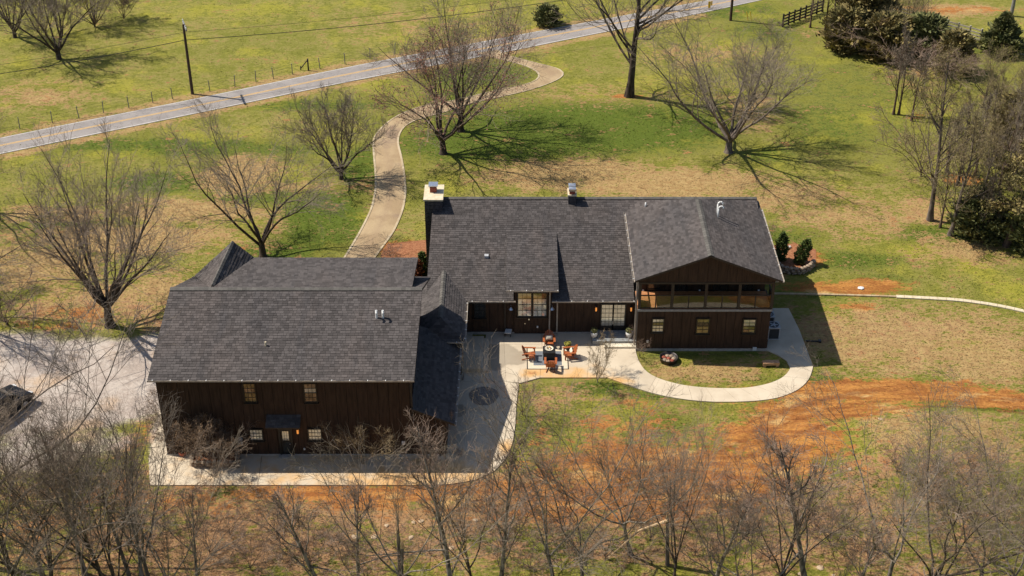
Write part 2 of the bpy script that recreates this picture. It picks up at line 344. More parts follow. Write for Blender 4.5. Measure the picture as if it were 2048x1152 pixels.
BL = dict(
 dry=[(1150,350,190,32,1),(1350,368,210,34,1.),(1560,395,170,35,.75),(1700,430,140,50,.6),(1840,425,60,30,.7),(1920,500,110,30,.7),(1750,680,240,70,.85),(1960,700,140,80,.85),
      (480,350,85,36,1.1),(380,425,160,22,1.),(250,480,220,30,1.),(100,430,150,18,.8),(70,530,150,50,.9),(330,590,120,50,.8),(200,610,160,40,.9),(560,450,40,30,.4),
      (1880,890,200,60,.75),(700,1050,200,40,.5),(330,410,130,16,.7),(600,370,200,12,.5),(1120,790,150,20,.5),(1420,745,120,25,.8),(1000,1100,300,60,.45),(1700,1100,300,70,.6),
      (1200,190,160,20,.35),(1400,110,120,20,.55),(1500,225,60,40,.6),(1620,60,50,20,.3),(70,190,120,25,.6),(800,50,160,30,.3),(1830,150,60,40,.4),(1900,20,100,12,1.0),(300,640,130,20,.6),(760,400,30,60,.4),
      (1560,850,120,40,.5),(1250,980,200,60,.5),(450,1080,400,80,.55),(150,1000,200,80,.5)],
 clay=[(1750,785,260,24,1.25),(1660,822,170,24,1.2),(1900,795,200,16,1.1),(1500,930,160,40,.95),(1560,850,90,30,1.0),(1560,890,150,50,1.1),(1480,980,120,30,1.0),(1960,812,160,12,1.),(1350,935,300,50,1.15),(1250,1000,260,26,1.0),(700,990,300,18,1.0),(1120,900,120,30,.6),(1480,960,150,34,.75),(1270,860,120,40,.5),(1000,985,330,24,1.05),(780,988,300,26,1.05),(450,1000,250,30,.55),(1150,1030,300,20,.7),
       (560,975,200,14,.5),(1180,985,240,34,.75),(160,625,70,14,.75),(110,650,80,10,.6),(270,870,80,50,.5),(460,500,40,10,.45),(800,494,70,14,.85),(1290,815,50,24,.5),(1190,865,60,30,.5),(220,1000,160,50,.4),
       (1730,575,90,18,1.1),(1590,515,60,20,1.1),(1700,612,60,10,.6),(1258,192,40,5,.8),(1900,20,110,7,.7),(1300,1000,350,40,.5),(850,1010,400,20,.6),(1545,715,10,6,.4),(1660,575,110,14,.9),
       (1050,880,70,60,.25),(60,1080,160,70,.35),(1930,360,40,15,.7),(1480,1010,80,20,.8),(1840,230,30,10,.4)],
 lush=[(1180,255,280,50,1.0),(1000,285,200,40,1.0),(450,300,260,16,.6),(1650,250,120,60,.45),(1560,470,120,20,.55),(1700,520,120,20,.6),(300,640,60,12,.7),(640,440,90,60,1.0),(720,340,40,50,.85),(500,395,120,25,.6),(330,365,110,20,.9),(130,450,120,25,.7),(60,480,80,20,.5),(1190,778,60,14,1.1),(1300,790,60,14,.6),
       (400,985,90,14,1.1),(1680,822,36,7,1.3),(1990,822,60,6,1.3),(1620,765,90,18,.8),(1450,755,120,10,.7),(1700,200,180,120,.35),(1880,470,90,30,.8),(1760,560,70,12,.5),(950,1065,200,30,.6),
       (690,1100,160,40,.7),(1100,1090,220,40,.7),(1500,1080,200,50,.45),(1710,980,60,36,.8),(1240,905,110,24,.7),(1330,850,60,30,.6),(300,290,300,14,.7),(600,210,200,12,.6),(950,150,120,30,.7),
       (1450,20,120,20,.6),(1560,60,120,30,.5),(1540,310,70,20,.5),(900,210,60,40,.6),(1500,700,60,14,.8),(1620,660,40,60,.5),(1640,590,60,10,.6),(1900,110,150,60,.4),(880,940,60,10,.3),(1150,840,50,20,.5),
       (1060,850,50,40,.5),(100,290,120,25,.4),(520,320,120,20,.4),(1850,480,60,20,.6),(1380,710,120,8,.5),(560,500,90,20,.9)],
 litter=[(1000,1000,1000,75,1.15),(400,1090,600,80,1.0),(1300,1090,600,60,.7),(1800,960,250,50,.7),(1150,830,160,50,.55),(1300,900,330,70,.62),(300,1080,450,110,.8),(1750,1090,500,90,.55),(200,620,220,40,.6),(1240,840,200,60,.5),(1850,400,60,60,.4),(1800,1000,300,60,.45),(330,640,120,40,.5),(1750,660,240,60,.3)],
 gravel=[(150,765,230,85,1.25),(-60,770,250,100,1.25),(285,730,70,60,1.2),(330,850,30,80,.7),(180,880,120,50,.55),(60,900,160,60,.6)])
def blob_world():
    o = {}
    for k, L in BL.items():
        o[k] = []
        for (x, y, rx, ry, s) in L:
            c = G(x, y); ex = (G(x + 10, y) - c).length / 10; ey = (G(x, y - 10) - c).length / 10
            o[k].append((c.x, c.y, rx * ex, ry * ey, s))
    return o
BW = blob_world()
def masks(X, Y):
    r = {}
    for k, L in BW.items():
        a = np.zeros_like(X)
        for (cx, cy, rx, ry, s) in L:
            q = ((X - cx) / rx) ** 2 + ((Y - cy) / ry) ** 2
            a = np.maximum(a, s * np.exp(-(q ** 1.5) * .8))
        r[k] = a
    def near_line(L, wdt):
        out_ = np.zeros_like(X)
        for q in L:
            P = [G(*s) for s in q]
            for a, b in zip(P[:-1], P[1:]):
                d = b - a; l2 = d.x * d.x + d.y * d.y; s = np.clip(((X - a.x) * d.x + (Y - a.y) * d.y) / l2, 0, 1)
                out_ = np.maximum(out_, np.exp(-(((X - a.x - s * d.x) ** 2 + (Y - a.y - s * d.y) ** 2) / wdt ** 2)))
        return out_
    r['rut'] = .72 * near_line([[(1440, 905), (1540, 862), (1640, 830), (1760, 806), (1900, 797), (2060, 803)], [(1470, 925), (1580, 878), (1690, 845), (1800, 826), (1920, 820), (2060, 832)], [(1500, 842), (1600, 812), (1700, 790), (1850, 778)],
                                [(1480, 880), (1560, 832), (1650, 800)]], .34)
    r['dry'] = np.maximum(r['dry'], .75 * near_line([[(-150, 347), (0, 315), (200, 272), (420, 226), (700, 167), (1047, 101), (1400, 31)], [(-150, 300), (0, 271), (200, 231), (420, 187), (700, 129), (1047, 64), (1400, 0)]], .7))
    return r
def build_ground():
    xs = np.concatenate([[-1500, -700, -300, -160], np.arange(-95, 95.1, .36), [160, 300, 700, 1500]])
    ys = np.concatenate([[-1200, -400, -100, 0, 25], np.arange(40, 190.1, .36), [230, 330, 700, 1800]])
    X, Y = np.meshgrid(xs, ys); nx, ny = len(xs), len(ys)
    Z = 1.1 * np.exp(-(((X - MC.x) / 6.5) ** 2 + ((Y - MC.y) / 4.0) ** 2))
    V = np.stack([X, Y, Z], -1).reshape(-1, 3)
    i = np.arange(ny * nx).reshape(ny, nx)
    q = np.stack([i[:-1, :-1], i[:-1, 1:], i[1:, 1:], i[1:, :-1]], -1).reshape(-1, 4)
    me = bpy.data.meshes.new('ground')
    me.vertices.add(len(V)); me.vertices.foreach_set('co', V.astype(np.float32).ravel())
    me.loops.add(q.size); me.loops.foreach_set('vertex_index', q.astype(np.int32).ravel())
    me.polygons.add(len(q)); me.polygons.foreach_set('loop_start', np.arange(0, q.size, 4, dtype=np.int32))
    me.polygons.foreach_set('use_smooth', np.ones(len(q), bool)); me.update()
    mk = masks(V[:, 0], V[:, 1])
    for k, a in mk.items():
        at_ = me.attributes.new(k, 'FLOAT', 'POINT'); at_.data.foreach_set('value', a.astype(np.float32))
    o = link('ground', me, M['ground']); o['kind'] = 'structure'; return o
build_ground()

# ------------------------------------------------------------------ strips: road, driveway
def resample(P, n):
    P = [Vector(p) for p in P]; L = [0]
    for a, b in zip(P[:-1], P[1:]): L.append(L[-1] + (b - a).length)
    o = []; 
    for k in range(n):
        s = L[-1] * k / (n - 1); j = 0
        while j < len(L) - 2 and L[j + 1] < s: j += 1
        t = (s - L[j]) / max(1e-6, L[j + 1] - L[j]); o.append(P[j].lerp(P[j + 1], t))
    return o
def smooth(P, it=3):
    for _ in range(it):
        P = [P[0]] + [(P[i - 1] + P[i] * 2 + P[i + 1]) / 4 for i in range(1, len(P) - 1)] + [P[-1]]
    return P
def strip(name, A, B, z, m, parent=None, skirt=.05):
    mb = MB(); n = len(A)
    vs = [(p.x, p.y, z) for p in A] + [(p.x, p.y, z) for p in B] + [(p.x, p.y, z - skirt) for p in A] + [(p.x, p.y, z - skirt) for p in B]
    fs = []
    for i in range(n - 1):
        fs += [(i, n + i, n + i + 1, i + 1), (2*n + i, i, i + 1, 2*n + i + 1), (n + i, 3*n + i, 3*n + i + 1, n + i + 1)]
    mb.add(vs, fs); return mb.obj(name, m, parent)
far = [(-400,352),(-150,306),(0,277),(65,262),(200,236),(420,192),(700,133),(1047,68),(1400,3.5),(1600,-33),(1900,-85)]
near = [(-400,390),(-150,340),(0,309),(200,267),(420,222),(700,163),(1047,98),(1186,69),(1400,28),(1505,4),(1700,-36),(1900,-75)]
RA = smooth(resample([G(*p) for p in far], 60), 6); RB = smooth(resample([G(*p) for p in near], 60), 6)
road = strip('road', RB, RA, .035, M['asphalt']); road['kind'] = 'structure'
def lane(f0, f1, z): return ([a.lerp(b, f0) for a, b in zip(RB, RA)], [a.lerp(b, f1) for a, b in zip(RB, RA)])
for name, f0, f1, m in (('edge_line', .025, .05, 'white_line'), ('edge_line', .955, .975, 'white_line'), ('centre_line', .475, .498, 'yellow_line'), ('centre_line', .525, .548, 'yellow_line')):
    a, b = lane(f0, f1, 0); strip(name, a, b, .040, M[m], road, skirt=.002)

M['drive_kerb'] = mat('drive_kerb', (.46, .38, .26), (.36, .28, .17), .9, 1.2, .2)
def drive_mat():
    m, t, b = newmat('driveway')
    g = t.nodes.new('ShaderNodeNewGeometry'); pos = g.outputs['Position']
    at_ = t.nodes.new('ShaderNodeAttribute'); at_.attribute_name = 'across'
    x = at_.outputs['Fac']
    n1 = noise(t, .5, 5, pos); n2 = noise(t, 3.5, 5, pos, .65, (1, .35, 1))
    c = mixc(t, sstep(t, n1, .35, .65), (.37, .275, .16), (.29, .205, .115))
    mid = mth(t, 'SUBTRACT', 1.0, mth(t, 'MULTIPLY', mth(t, 'ABSOLUTE', mth(t, 'SUBTRACT', x, .5)), 5.0), clamp=True)
    c = mixc(t, mth(t, 'MULTIPLY', mid, mth(t, 'MULTIPLY', n2, .75)), c, (.25, .17, .105))
    edge = sstep(t, mth(t, 'ABSOLUTE', mth(t, 'SUBTRACT', x, .5)), .455, .48)
    c = mixc(t, mth(t, 'MULTIPLY', edge, .5), c, (.50, .42, .29))
    c = mixc(t, mth(t, 'MULTIPLY', sstep(t, noise(t, .22, 4, pos, .6), .56, .70), .6), c, (.20, .135, .10))
    hsv = t.nodes.new('ShaderNodeHueSaturation'); t.links.new(c, hsv.inputs['Color'])
    t.links.new(mth(t, 'MULTIPLY_ADD', noise(t, 12, 4, pos, .7), .5, .75), hsv.inputs['Value'])
    t.links.new(hsv.outputs[0], b.inputs['Base Color']); b.inputs['Roughness'].default_value = .95; bump(t, b, n2, .4, .04); return m
M['driveway'] = drive_mat()
dl = [(640,600),(664,552),(690,516),(722,462),(744,418),(752,380),(752,351),(748.5,313),(746,280),(756,263),(781,240),(812,223),(850,211),(900,203),(936,196),(978,184),(1012,177),(1051,170),(1075,161),(1082,153),(1078,144),(1065,137),(1040,128),(1009,121),(975,112),(945,108)]
dr = [(700,600),(722,552),(748,516),(788,462),(806,418),(811,384),(808,347),(802,313),(794,284),(797.5,267.5),(808,251),(830,240),(868,230),(905,220),(943,207),(995,195),(1047,184),(1092,170),(1124,156),(1130,146),(1117,137),(1082,129),(1047,120),(1019,113),(1008,105),(1004,99)]
DA = smooth(resample([G(*p) for p in dl], 80), 2); DB = smooth(resample([G(*p) for p in dr], 80), 2)
def build_drive():
    n = len(DA); K = 8; vs = []; ac = []; fs = []
    for i in range(n):
        for k in range(K + 1):
            p = DA[i].lerp(DB[i], k / K); vs.append((p.x, p.y, .018 + .03 * math.sin(math.pi * k / K) ** .5)); ac.append(k / K)
    for i in range(n - 1):
        for k in range(K): a = i * (K + 1) + k; fs.append((a, a + 1, a + K + 2, a + K + 1))
    me = bpy.data.meshes.new('driveway'); me.from_pydata(vs, [], fs)
    A = me.attributes.new('across', 'FLOAT', 'POINT'); A.data.foreach_set('value', ac)
    o = link('driveway', me, M['driveway']); o['kind'] = 'structure'
    for nm, P, Q, s in (('drive_edging', DA, DB, 1), ('drive_edging', DB, DA, 1)):   # pale kerb of set stones
        a = [p + (q - p).normalized() * -.10 for p, q in zip(P, Q)]; b = [p + (q - p).normalized() * .06 for p, q in zip(P, Q)]
        mb = MB(); 
        for i in range(n - 4):
            mb.prism_z([(a[i].x, a[i].y), (a[i+1].x, a[i+1].y), (b[i+1].x, b[i+1].y), (b[i].x, b[i].y)], 0, .055)
        mb.obj('kerb', M['drive_kerb'], o)
build_drive()

# ------------------------------------------------------------------ concrete: each slab a piece
pav = empty('pavement', (0, 0, 0)); pav['kind'] = 'structure'
STAIN = [(G(x, y), r, s) for x, y, r, s in ((700,960,8,.6),(860,955,4.5,.85),(780,968,4,.9),(930,962,3,.8),(560,965,7,.55),(420,950,6,.45),(1150,756,3.0,.85),(1060,748,1.1,1.1),(1230,765,2.0,.7),(1100,750,2.,.8),(838,925,.8,.9),(1020,900,1.6,.9),(890,930,2.5,.4))]
WET = [(G(x, y), r, s) for x, y, r, s in ((940,705,1.3,1),(930,715,1.2,1),(985,705,1.2,1),(988,725,1.25,1),(1032,717,1.05,1),(1012,700,.9,.8),(915,823,.8,1))]
def concrete_slab(P, z=.08, world=False, inset=.012):
    P = [p if world else G(*p, 0) for p in P]
    c = sum((Vector((p[0], p[1], 0)) for p in P), Vector()) / len(P)
    P = [Vector((p[0], p[1], 0)) for p in P]
    P = [p + (c - p).normalized() * inset for p in P]
    # fine fan so stains can sit inside the slab
    import bmesh
    bm = bmesh.new(); f = bm.faces.new([bm.verts.new((p.x, p.y, z)) for p in P])
    if f.normal.z < 0: f.normal_flip()
    bm.faces.ensure_lookup_table(); bm.normal_update()
    if bm.faces[0].normal.z < 0: bmesh.ops.reverse_faces(bm, faces=bm.faces[:])
    bmesh.ops.triangulate(bm, faces=bm.faces[:])
    for _ in range(5):
        ed = [e for e in bm.edges if e.calc_length() > .6]
        if not ed: break
        bmesh.ops.subdivide_edges(bm, edges=ed, cuts=1); bmesh.ops.triangulate(bm, faces=bm.faces[:])
    b_edges = [e for e in bm.edges if len(e.link_faces) == 1]
    r = bmesh.ops.extrude_edge_only(bm, edges=b_edges)
    for v in r['geom']:
        if isinstance(v, bmesh.types.BMVert): v.co.z -= z + .03
    bmesh.ops.recalc_face_normals(bm, faces=bm.faces[:])
    me = bpy.data.meshes.new('slab'); bm.to_mesh(me); bm.free()
    st = []; wt = []
    for v in me.vertices:
        st.append(max([0] + [s * math.exp(-((v.co.x - q.x) ** 2 + (1.8 * (v.co.y - q.y)) ** 2) / r ** 2) for q, r, s in STAIN]))
        wt.append(max([0] + [s * math.exp(-((v.co.x - q.x) ** 2 + (v.co.y - q.y) ** 2) / r ** 2) for q, r, s in WET]))
    for k, a in (('stain', st), ('wet', wt)):
        A = me.attributes.new(k, 'FLOAT', 'POINT'); A.data.foreach_set('value', a)
    return link('slab', me, M['concrete'], pav)
for P in ([(300,972),(297,919),(343,905),(525,905),(516,972)], [(525,905),(838,905),(833,972),(516,972)], [(838,905),(893,905),(965,905),(1019,905),(1012,918),(990,943),(950,962),(900,970),(833,972)],
          [(297,919),(318,850),(321,815),(330,815),(343,905)],
          [(893,905),(895,850),(1031,850),(1026,885),(1019,905)],
          [(895,850),(898,765),(1012,765),(1038,769),(1033,810),(1031,850)],
          [(904,668),(945,668),(945,765),(898,765)], [(945,735),(967,735),(967,765),(945,765)], [(972,664),(1008,664),(1008,690),(1012,765),(967,765)],
          [(1008,664),(1083,664),(1084,690),(1008,690)], [(1083,664),(1183,664),(1184,690),(1084,690)], [(1183,664),(1271,664),(1270,690),(1184,690)],
          [(1008,690),(1084,690),(1080,757),(1040,768),(1012,765)], [(1084,690),(1182,690),(1174,757),(1080,757)],
          [(1182,690),(1270,690),(1272,706),(1277,722),(1215,757),(1174,757)],
          [(1580,738),(1626,735),(1618,712),(1556,712),(1572,722)], [(1556,712),(1533,702),(1538,660),(1598,660),(1618,712)], [(1538,660),(1543,618),(1577,618),(1598,660)]):
    concrete_slab(P)
wo = [(1215,757),(1245,768),(1275,779),(1310,790),(1360,800),(1420,806),(1500,805),(1555,799),(1600,781),(1622,757),(1626,735)]
wi = [(1277,722),(1285,738),(1298,750),(1325,762),(1370,773),(1425,778),(1490,778),(1535,770),(1563,759),(1577,747),(1580,738)]
WO = smooth(resample([G(*p) for p in wo], 34), 3); WI = smooth(resample([G(*p) for p in wi], 34), 3)
for i in range(0, 33, 3):
    concrete_slab([WO[i], WO[i+1], WO[i+2], WO[i+3], WI[i+3], WI[i+2], WI[i+1], WI[i]], world=True)
# ------------------------------------------------------------------ roof helpers
def clip_poly(P, ax, val, keep_ge):
    o = []
    for i in range(len(P)):
        a, b = P[i], P[(i + 1) % len(P)]; da = (a[ax] - val) * (1 if keep_ge else -1); db = (b[ax] - val) * (1 if keep_ge else -1)
        if da >= 0: o.append(a)
        if (da >= 0) != (db >= 0):
            t = da / (da - db); o.append((a[0] + (b[0] - a[0]) * t, a[1] + (b[1] - a[1]) * t))
    return o
def shingle_faces(mb, poly, eave_dir, expo=.19, tab=.34, seed=1):
    R = random.Random(seed); P = [Vector(p) for p in poly]
    nrm = Vector((0, 0, 0))
    for i in range(1, len(P) - 1): nrm += (P[i] - P[0]).cross(P[i + 1] - P[0])
    nrm.normalize()
    if nrm.z < 0: nrm = -nrm
    e = Vector(eave_dir); e = (e - nrm * e.dot(nrm)).normalized(); s = nrm.cross(e)
    if s.z < 0: s = -s
    O = P[0]; L = [((p - O).dot(e), (p - O).dot(s)) for p in P]
    b0 = min(q[1] for q in L); b1 = max(q[1] for q in L); row = 0; b = b0
    while b < b1 - .02:
        rp = clip_poly(clip_poly(L, 1, b, True), 1, min(b + expo, b1), False)
        if len(rp) >= 3:
            a0 = min(q[0] for q in rp); a1 = max(q[0] for q in rp)
            a = a0 - R.random() * tab
            while a < a1:
                wd = tab * R.uniform(.55, 1.25); g = .012
                tp = clip_poly(clip_poly(rp, 0, a + g, True), 0, a + wd, False)
                if len(tp) >= 3:
                    lift = R.choice((.014, .014, .024)); jag = R.uniform(-.012, .012)
                    vs = []
                    for q in tp:
                        t = 1 - (q[1] - b) / expo
                        bb = q[1] + (jag if q[1] < b + .01 else 0)
                        vs.append(O + e * q[0] + s * bb + nrm * (.006 + lift * t))
                    n = len(vs); mb.add(vs, [tuple(range(n))])
                    low = [i for i in range(n) if tp[i][1] < b + .01]
                    if len(low) == 2:
                        i, j = low; base = len(mb.v) - n
                        mb.v += [tuple(vs[i] - nrm * (lift + .004)), tuple(vs[j] - nrm * (lift + .004))]
                        mb.f.append((base + i, base + j, base + n + 1, base + n))
                a += wd
        b += expo; row += 1
def roof_plane(parent, poly, eave_dir, expo=.19, thick=.14, seed=1, name='roof'):
    P = [Vector(p) for p in poly]
    if (P[1] - P[0]).cross(P[2] - P[0]).z < 0: P.reverse()
    deck = MB().slab(P, thick).obj(name, M['fascia'], parent)
    mb = MB(); shingle_faces(mb, P, eave_dir, expo, .30, seed)
    o = mb.obj('shingles', M['shingle'], deck); o['kind'] = 'stuff'; return deck
def ridge(parent, a, b, wdt=.17, name='ridge_cap', drop=.09):
    a = Vector(a); b = Vector(b); d = (b - a); L = d.length; d.normalize(); side = Vector((-d.y, d.x, 0)).normalized()
    mb = MB(); k = 0.0
    while k < L - .02:
        p = a + d * k; q = a + d * min(L, k + .3); up = Vector((0, 0, .045)); up2 = Vector((0, 0, .03))
        mb.add([p + up, q + up2, q + side * wdt + up2 - Vector((0,0,drop)), p + side * wdt + up - Vector((0,0,drop)), p - side * wdt + up - Vector((0,0,drop)), q - side * wdt + up2 - Vector((0,0,drop))],
               [(0, 3, 2, 1), (0, 1, 5, 4)]); k += .3
    o = mb.obj(name, M['ridge_cap'], parent); o['kind'] = 'stuff'; return o
def gutter(parent, a, b, outward, step=.62):
    a = Vector(a); b = Vector(b); d = (b - a).normalized(); L = (b - a).length; w_ = Vector(outward).normalized()
    mb = MB(); prof = [(0, .0), (.005, -.10), (.06, -.12), (.115, -.09), (.125, .015), (.112, .015), (.10, -.075), (.05, -.10)]
    n = len(prof); vs = []
    for p in (a, b):
        for x, z in prof: vs.append(p + w_ * x + Vector((0, 0, z)))
    mb.add(vs, [(k, (k+1) % n, n + (k+1) % n, n + k) for k in range(n)] + [tuple(range(n)), tuple(range(2*n-1, n-1, -1))])
    o = mb.obj('gutter', M['gutter'], parent)
    cm = MB(); k = .3
    while k < L:
        p = a + d * k + w_ * .06; cm.box(-.014, .014, -.06, .065, .0, .02, Matrix.Translation(p) @ Matrix(((d.x, w_.x, 0, 0), (d.y, w_.y, 0, 0), (d.z, w_.z, 1, 0), (0, 0, 0, 1)))); k += step * 1.7
    c = cm.obj('gutter_clips', M['clip'], o); c['kind'] = 'stuff'; return o
def downspout(parent, x, y, z0, z1, m='gutter'):
    MB().box(x - .045, x + .045, y - .09, y - .01, z0, z1).box(x - .045, x + .045, y - .28, y - .05, z0, z0 + .07).obj('downspout', M[m], parent)
def siding(parent, x0, x1, Y, z0, top, wdt=.6, seed=0):
    """boards of a wall facing the camera; top(x) gives the height of the board's top"""
    wall = MB().add([(x0, Y + .03, z0), (x1, Y + .03, z0), (x1, Y + .03, top(x1)), (x0, Y + .03, top(x0))], [(0, 1, 2, 3)]).obj('wall', M['siding_core'], parent)
    n = max(1, round((x1 - x0) / wdt)); w_ = (x1 - x0) / n; flat = abs(top(x0) - top(x1)) < 1e-6 and abs(top((x0 + x1) / 2) - top(x0)) < 1e-6
    R = random.Random(seed); shared = None
    for i in range(n):
        a = x0 + i * w_ + .011; b = x0 + (i + 1) * w_ - .011
        if flat:
            if shared is None: shared = MB().box(0, b - a, -.022, .028, z0, top(x0)).mesh('siding_board')
            link('siding_board', shared, M['siding'], wall, (a, Y + R.uniform(-.003, .003), 0))
        else:
            MB().add([(a, Y - .022, z0), (b, Y - .022, z0), (b, Y - .022, top(b)), (a, Y - .022, top(a)), (a, Y + .028, z0), (b, Y + .028, z0), (b, Y + .028, top(b)), (a, Y + .028, top(a))],
                     [(0,1,2,3),(1,5,6,2),(4,0,3,7),(3,2,6,7)]).obj('siding_board', M['siding'], wall)
    return wall
def window(parent, x0, x1, z0, z1, Y, nx, nz, pm, fw=.07, name='window', depth=.10, sill=True, mull=.022):
    f = MB(); y0, y1 = Y - depth, Y
    f.box(x0 - fw, x0, y0, y1, z0 - fw, z1 + fw).box(x1, x1 + fw, y0, y1, z0 - fw, z1 + fw).box(x0, x1, y0, y1, z1, z1 + fw).box(x0, x1, y0, y1, z0 - fw, z0)
    pw = (x1 - x0) / nx; ph = (z1 - z0) / nz
    for i in range(1, nx): f.box(x0 + i * pw - mull / 2, x0 + i * pw + mull / 2, Y - .07, Y - .035, z0, z1)
    for k in range(1, nz):
        hh = mull / 2 * (2.0 if (nz % 2 == 0 and k == nz // 2) else 1)
        for i in range(nx): f.box(x0 + i * pw + mull / 2 + .001, x0 + (i + 1) * pw - mull / 2 - .001, Y - .068, Y - .037, z0 + k * ph - hh, z0 + k * ph + hh)
    o = f.obj(name, M['frame'], parent)
    if sill: MB().box(x0 - fw - .05, x1 + fw + .05, Y - depth - .05, Y - .001, z0 - fw - .05, z0 - fw - .002).obj('sill', M['frame'], o)
    me = MB().box(0, pw - .006, 0, .012, 0, ph - .006).mesh('pane')
    pms = pm if isinstance(pm, (list, tuple)) else [pm]
    ms = {}
    for k in range(nz):
        mm = pms[min(len(pms) - 1, k * len(pms) // nz)]
        if mm not in ms:
            c = me.copy(); c.materials.append(M[mm]); ms[mm] = c
        for i in range(nx): link('pane', ms[mm], None, o, (x0 + i * pw + .003, Y - .045, z0 + k * ph + .003))
    return o
def win_px(parent, xa, xb, ya, yb, Y, nx, nz, pm, **k):
    a = at(xa, ya, Y); b = at(xb, yb, Y); return window(parent, a.x, b.x, b.z, a.z, Y - .03, nx, nz, pm, **k)
def lantern(parent, px, py, Y, lit=True):
    p = at(px, py, Y); x, z = p.x, p.z; y = Y - .16
    o = MB().box(x - .03, x + .03, Y - .03, Y - .02, z - .2, z + .25).box(x - .02, x + .02, y - .02, Y - .03, z + .17, z + .21)
    o.lathe([(.001, .30), (.10, .17), (.10, .15), (.075, .15)], (x, y, z), 8).lathe([(.07, -.17), (.075, -.2), (.001, -.22)], (x, y, z), 8)
    for k in range(4):
        a = math.pi / 4 + k * math.pi / 2; c, s_ = math.cos(a) * .085, math.sin(a) * .085
        o.cyl((x + c, y + s_, z - .18), (x + c, y + s_, z + .16), .008, n=4)
    q = o.obj('wall_lantern', M['black'], parent)
    MB().cyl((x, y, z - .17), (x, y, z + .15), .066, n=10).obj('lantern_glass', M['lit_glass'], q); return q
def plate(parent, px, py, Y, w_=.12, h=.16, name='outlet_cover'):
    p = at(px, py, Y); MB().box(p.x - w_/2, p.x + w_/2, Y - .07, Y - .024, p.z - h/2, p.z + h/2).box(p.x - w_*.25, p.x + w_*.25, Y - .085, Y - .07, p.z - h*.3, p.z + h*.3).obj(name, M['white'], parent)

# ------------------------------------------------------------------ the barn
barn = empty('barn', (0, 0, 0), 'long dark brown barn with low shingled roof, shed dormer and lean-to', 'barn')
XL, XR, YF, YB = -21.1, -6.1, 67.2, 78.0
ZE, ZR, ZB, YR = 6.04, 7.8, 6.05, 74.0
sF = (ZR - ZE) / (YR - 66.8)
body = MB().prism_x([(YF + .05, 0), (YF + .05, ZE - .12), (YR, ZR - .22), (YB, ZB - .05), (YB, 0)], XL, XR)
body.prism_x([(75.2, 4), (75.2, 7.5), (78.05, 7.25), (78.05, 4)], -16.9, -6.42)
body.prism_y([(-20.6, 4), (-20.6, 5.9), (-18.1, 8.2), (-17.0, 7.0), (-17.0, 4)], 77.3, 78.06)
body.obj('wall', M['siding_core'], barn)
siding(barn, XL, XR, YF, .12, lambda x: ZE - .05, .62, 1)
siding(barn, XR, -4.0, YF, .12, lambda x: 3.55 + (x - XR) * (2.55 - 3.55) / 2.1, .6, 2)
# right gable wall boards (they face +X)
for k in range(21):
    ya = YF + .02 + k * .61
    if ya + .6 > YB: break
    prof = lambda y: (ZE - .12 + (y - YF) * sF - .02) if y < YR else (ZR - .2 - (y - YR) * .43)
    MB().add([(XR + .03, ya, 0), (XR + .03, ya + .59, 0), (XR + .03, ya + .59, prof(ya + .59)), (XR + .03, ya, prof(ya)), (XR, ya, 0), (XR, ya + .59, 0), (XR, ya + .59, prof(ya + .59)), (XR, ya, prof(ya))],
             [(0,1,2,3),(4,0,3,7),(1,5,6,2)]).obj('siding_board', M['siding'], barn)
MB().box(XL - .03, -3.95, YF - .05, YF + .2, 0, .16).obj('foundation', M['concrete_base'], barn)
RX0, RX1 = -21.42, -5.6
r1 = roof_plane(barn, [(RX0, 66.8, ZE), (RX1 - .15, 66.8, ZE), (RX1, YR, ZR), (RX0 + .1, YR, ZR)], (1, 0, 0), .205, seed=11)
roof_plane(barn, [(RX0 + .1, YR, ZR), (RX1, YR, ZR), (-5.35, 78.35, 5.95), (RX0 + .5, 78.35, 5.95)], (1, 0, 0), .205, seed=12)
ds = (7.83 - 6.22) / 6.35
roof_plane(barn, [(-18.7, YR + .02, 7.84), (-6.25, YR + .02, 7.84), (-6.12, 78.3, 7.45), (-16.85, 78.3, 7.45)], (1, 0, 0), .205, seed=13)
MB().prism_x([(YR + .4, 7.2), (YR + .4, 7.66), (78.1, 7.3), (78.1, 5.8)], -6.41, -6.38).obj('dormer_wall', M['siding'], barn)
# cross gable at the back left
ga, gp, gl, gr_ = (-18.8, YR, 7.82), (-18.05, 78.3, 8.7), (-20.85, 78.4, 6.0), (-16.75, 78.32, 7.42)
roof_plane(barn, [ga, gp, gl], (.17, 1, .2), .205, seed=14, name='gable_roof')
roof_plane(barn, [gp, ga, gr_], (.17, 1, .2), .205, seed=15, name='gable_roof')
ridge(barn, (RX0 + .1, YR, ZR + .03), (RX1, YR, ZR + .03), .2, drop=.05); ridge(barn, (-18.75, YR + .3, 7.9), (-18.05, 78.3, 8.72), .13, drop=.12)
gutter(barn, (RX0, 66.8, ZE - .0), (RX1 - .15, 66.8, ZE - .0), (0, -1, 0))
gutter(barn, (-20.85, 78.38, 5.98), (-20.85, 77.2, 5.98), (-1, 0, 0), .3)
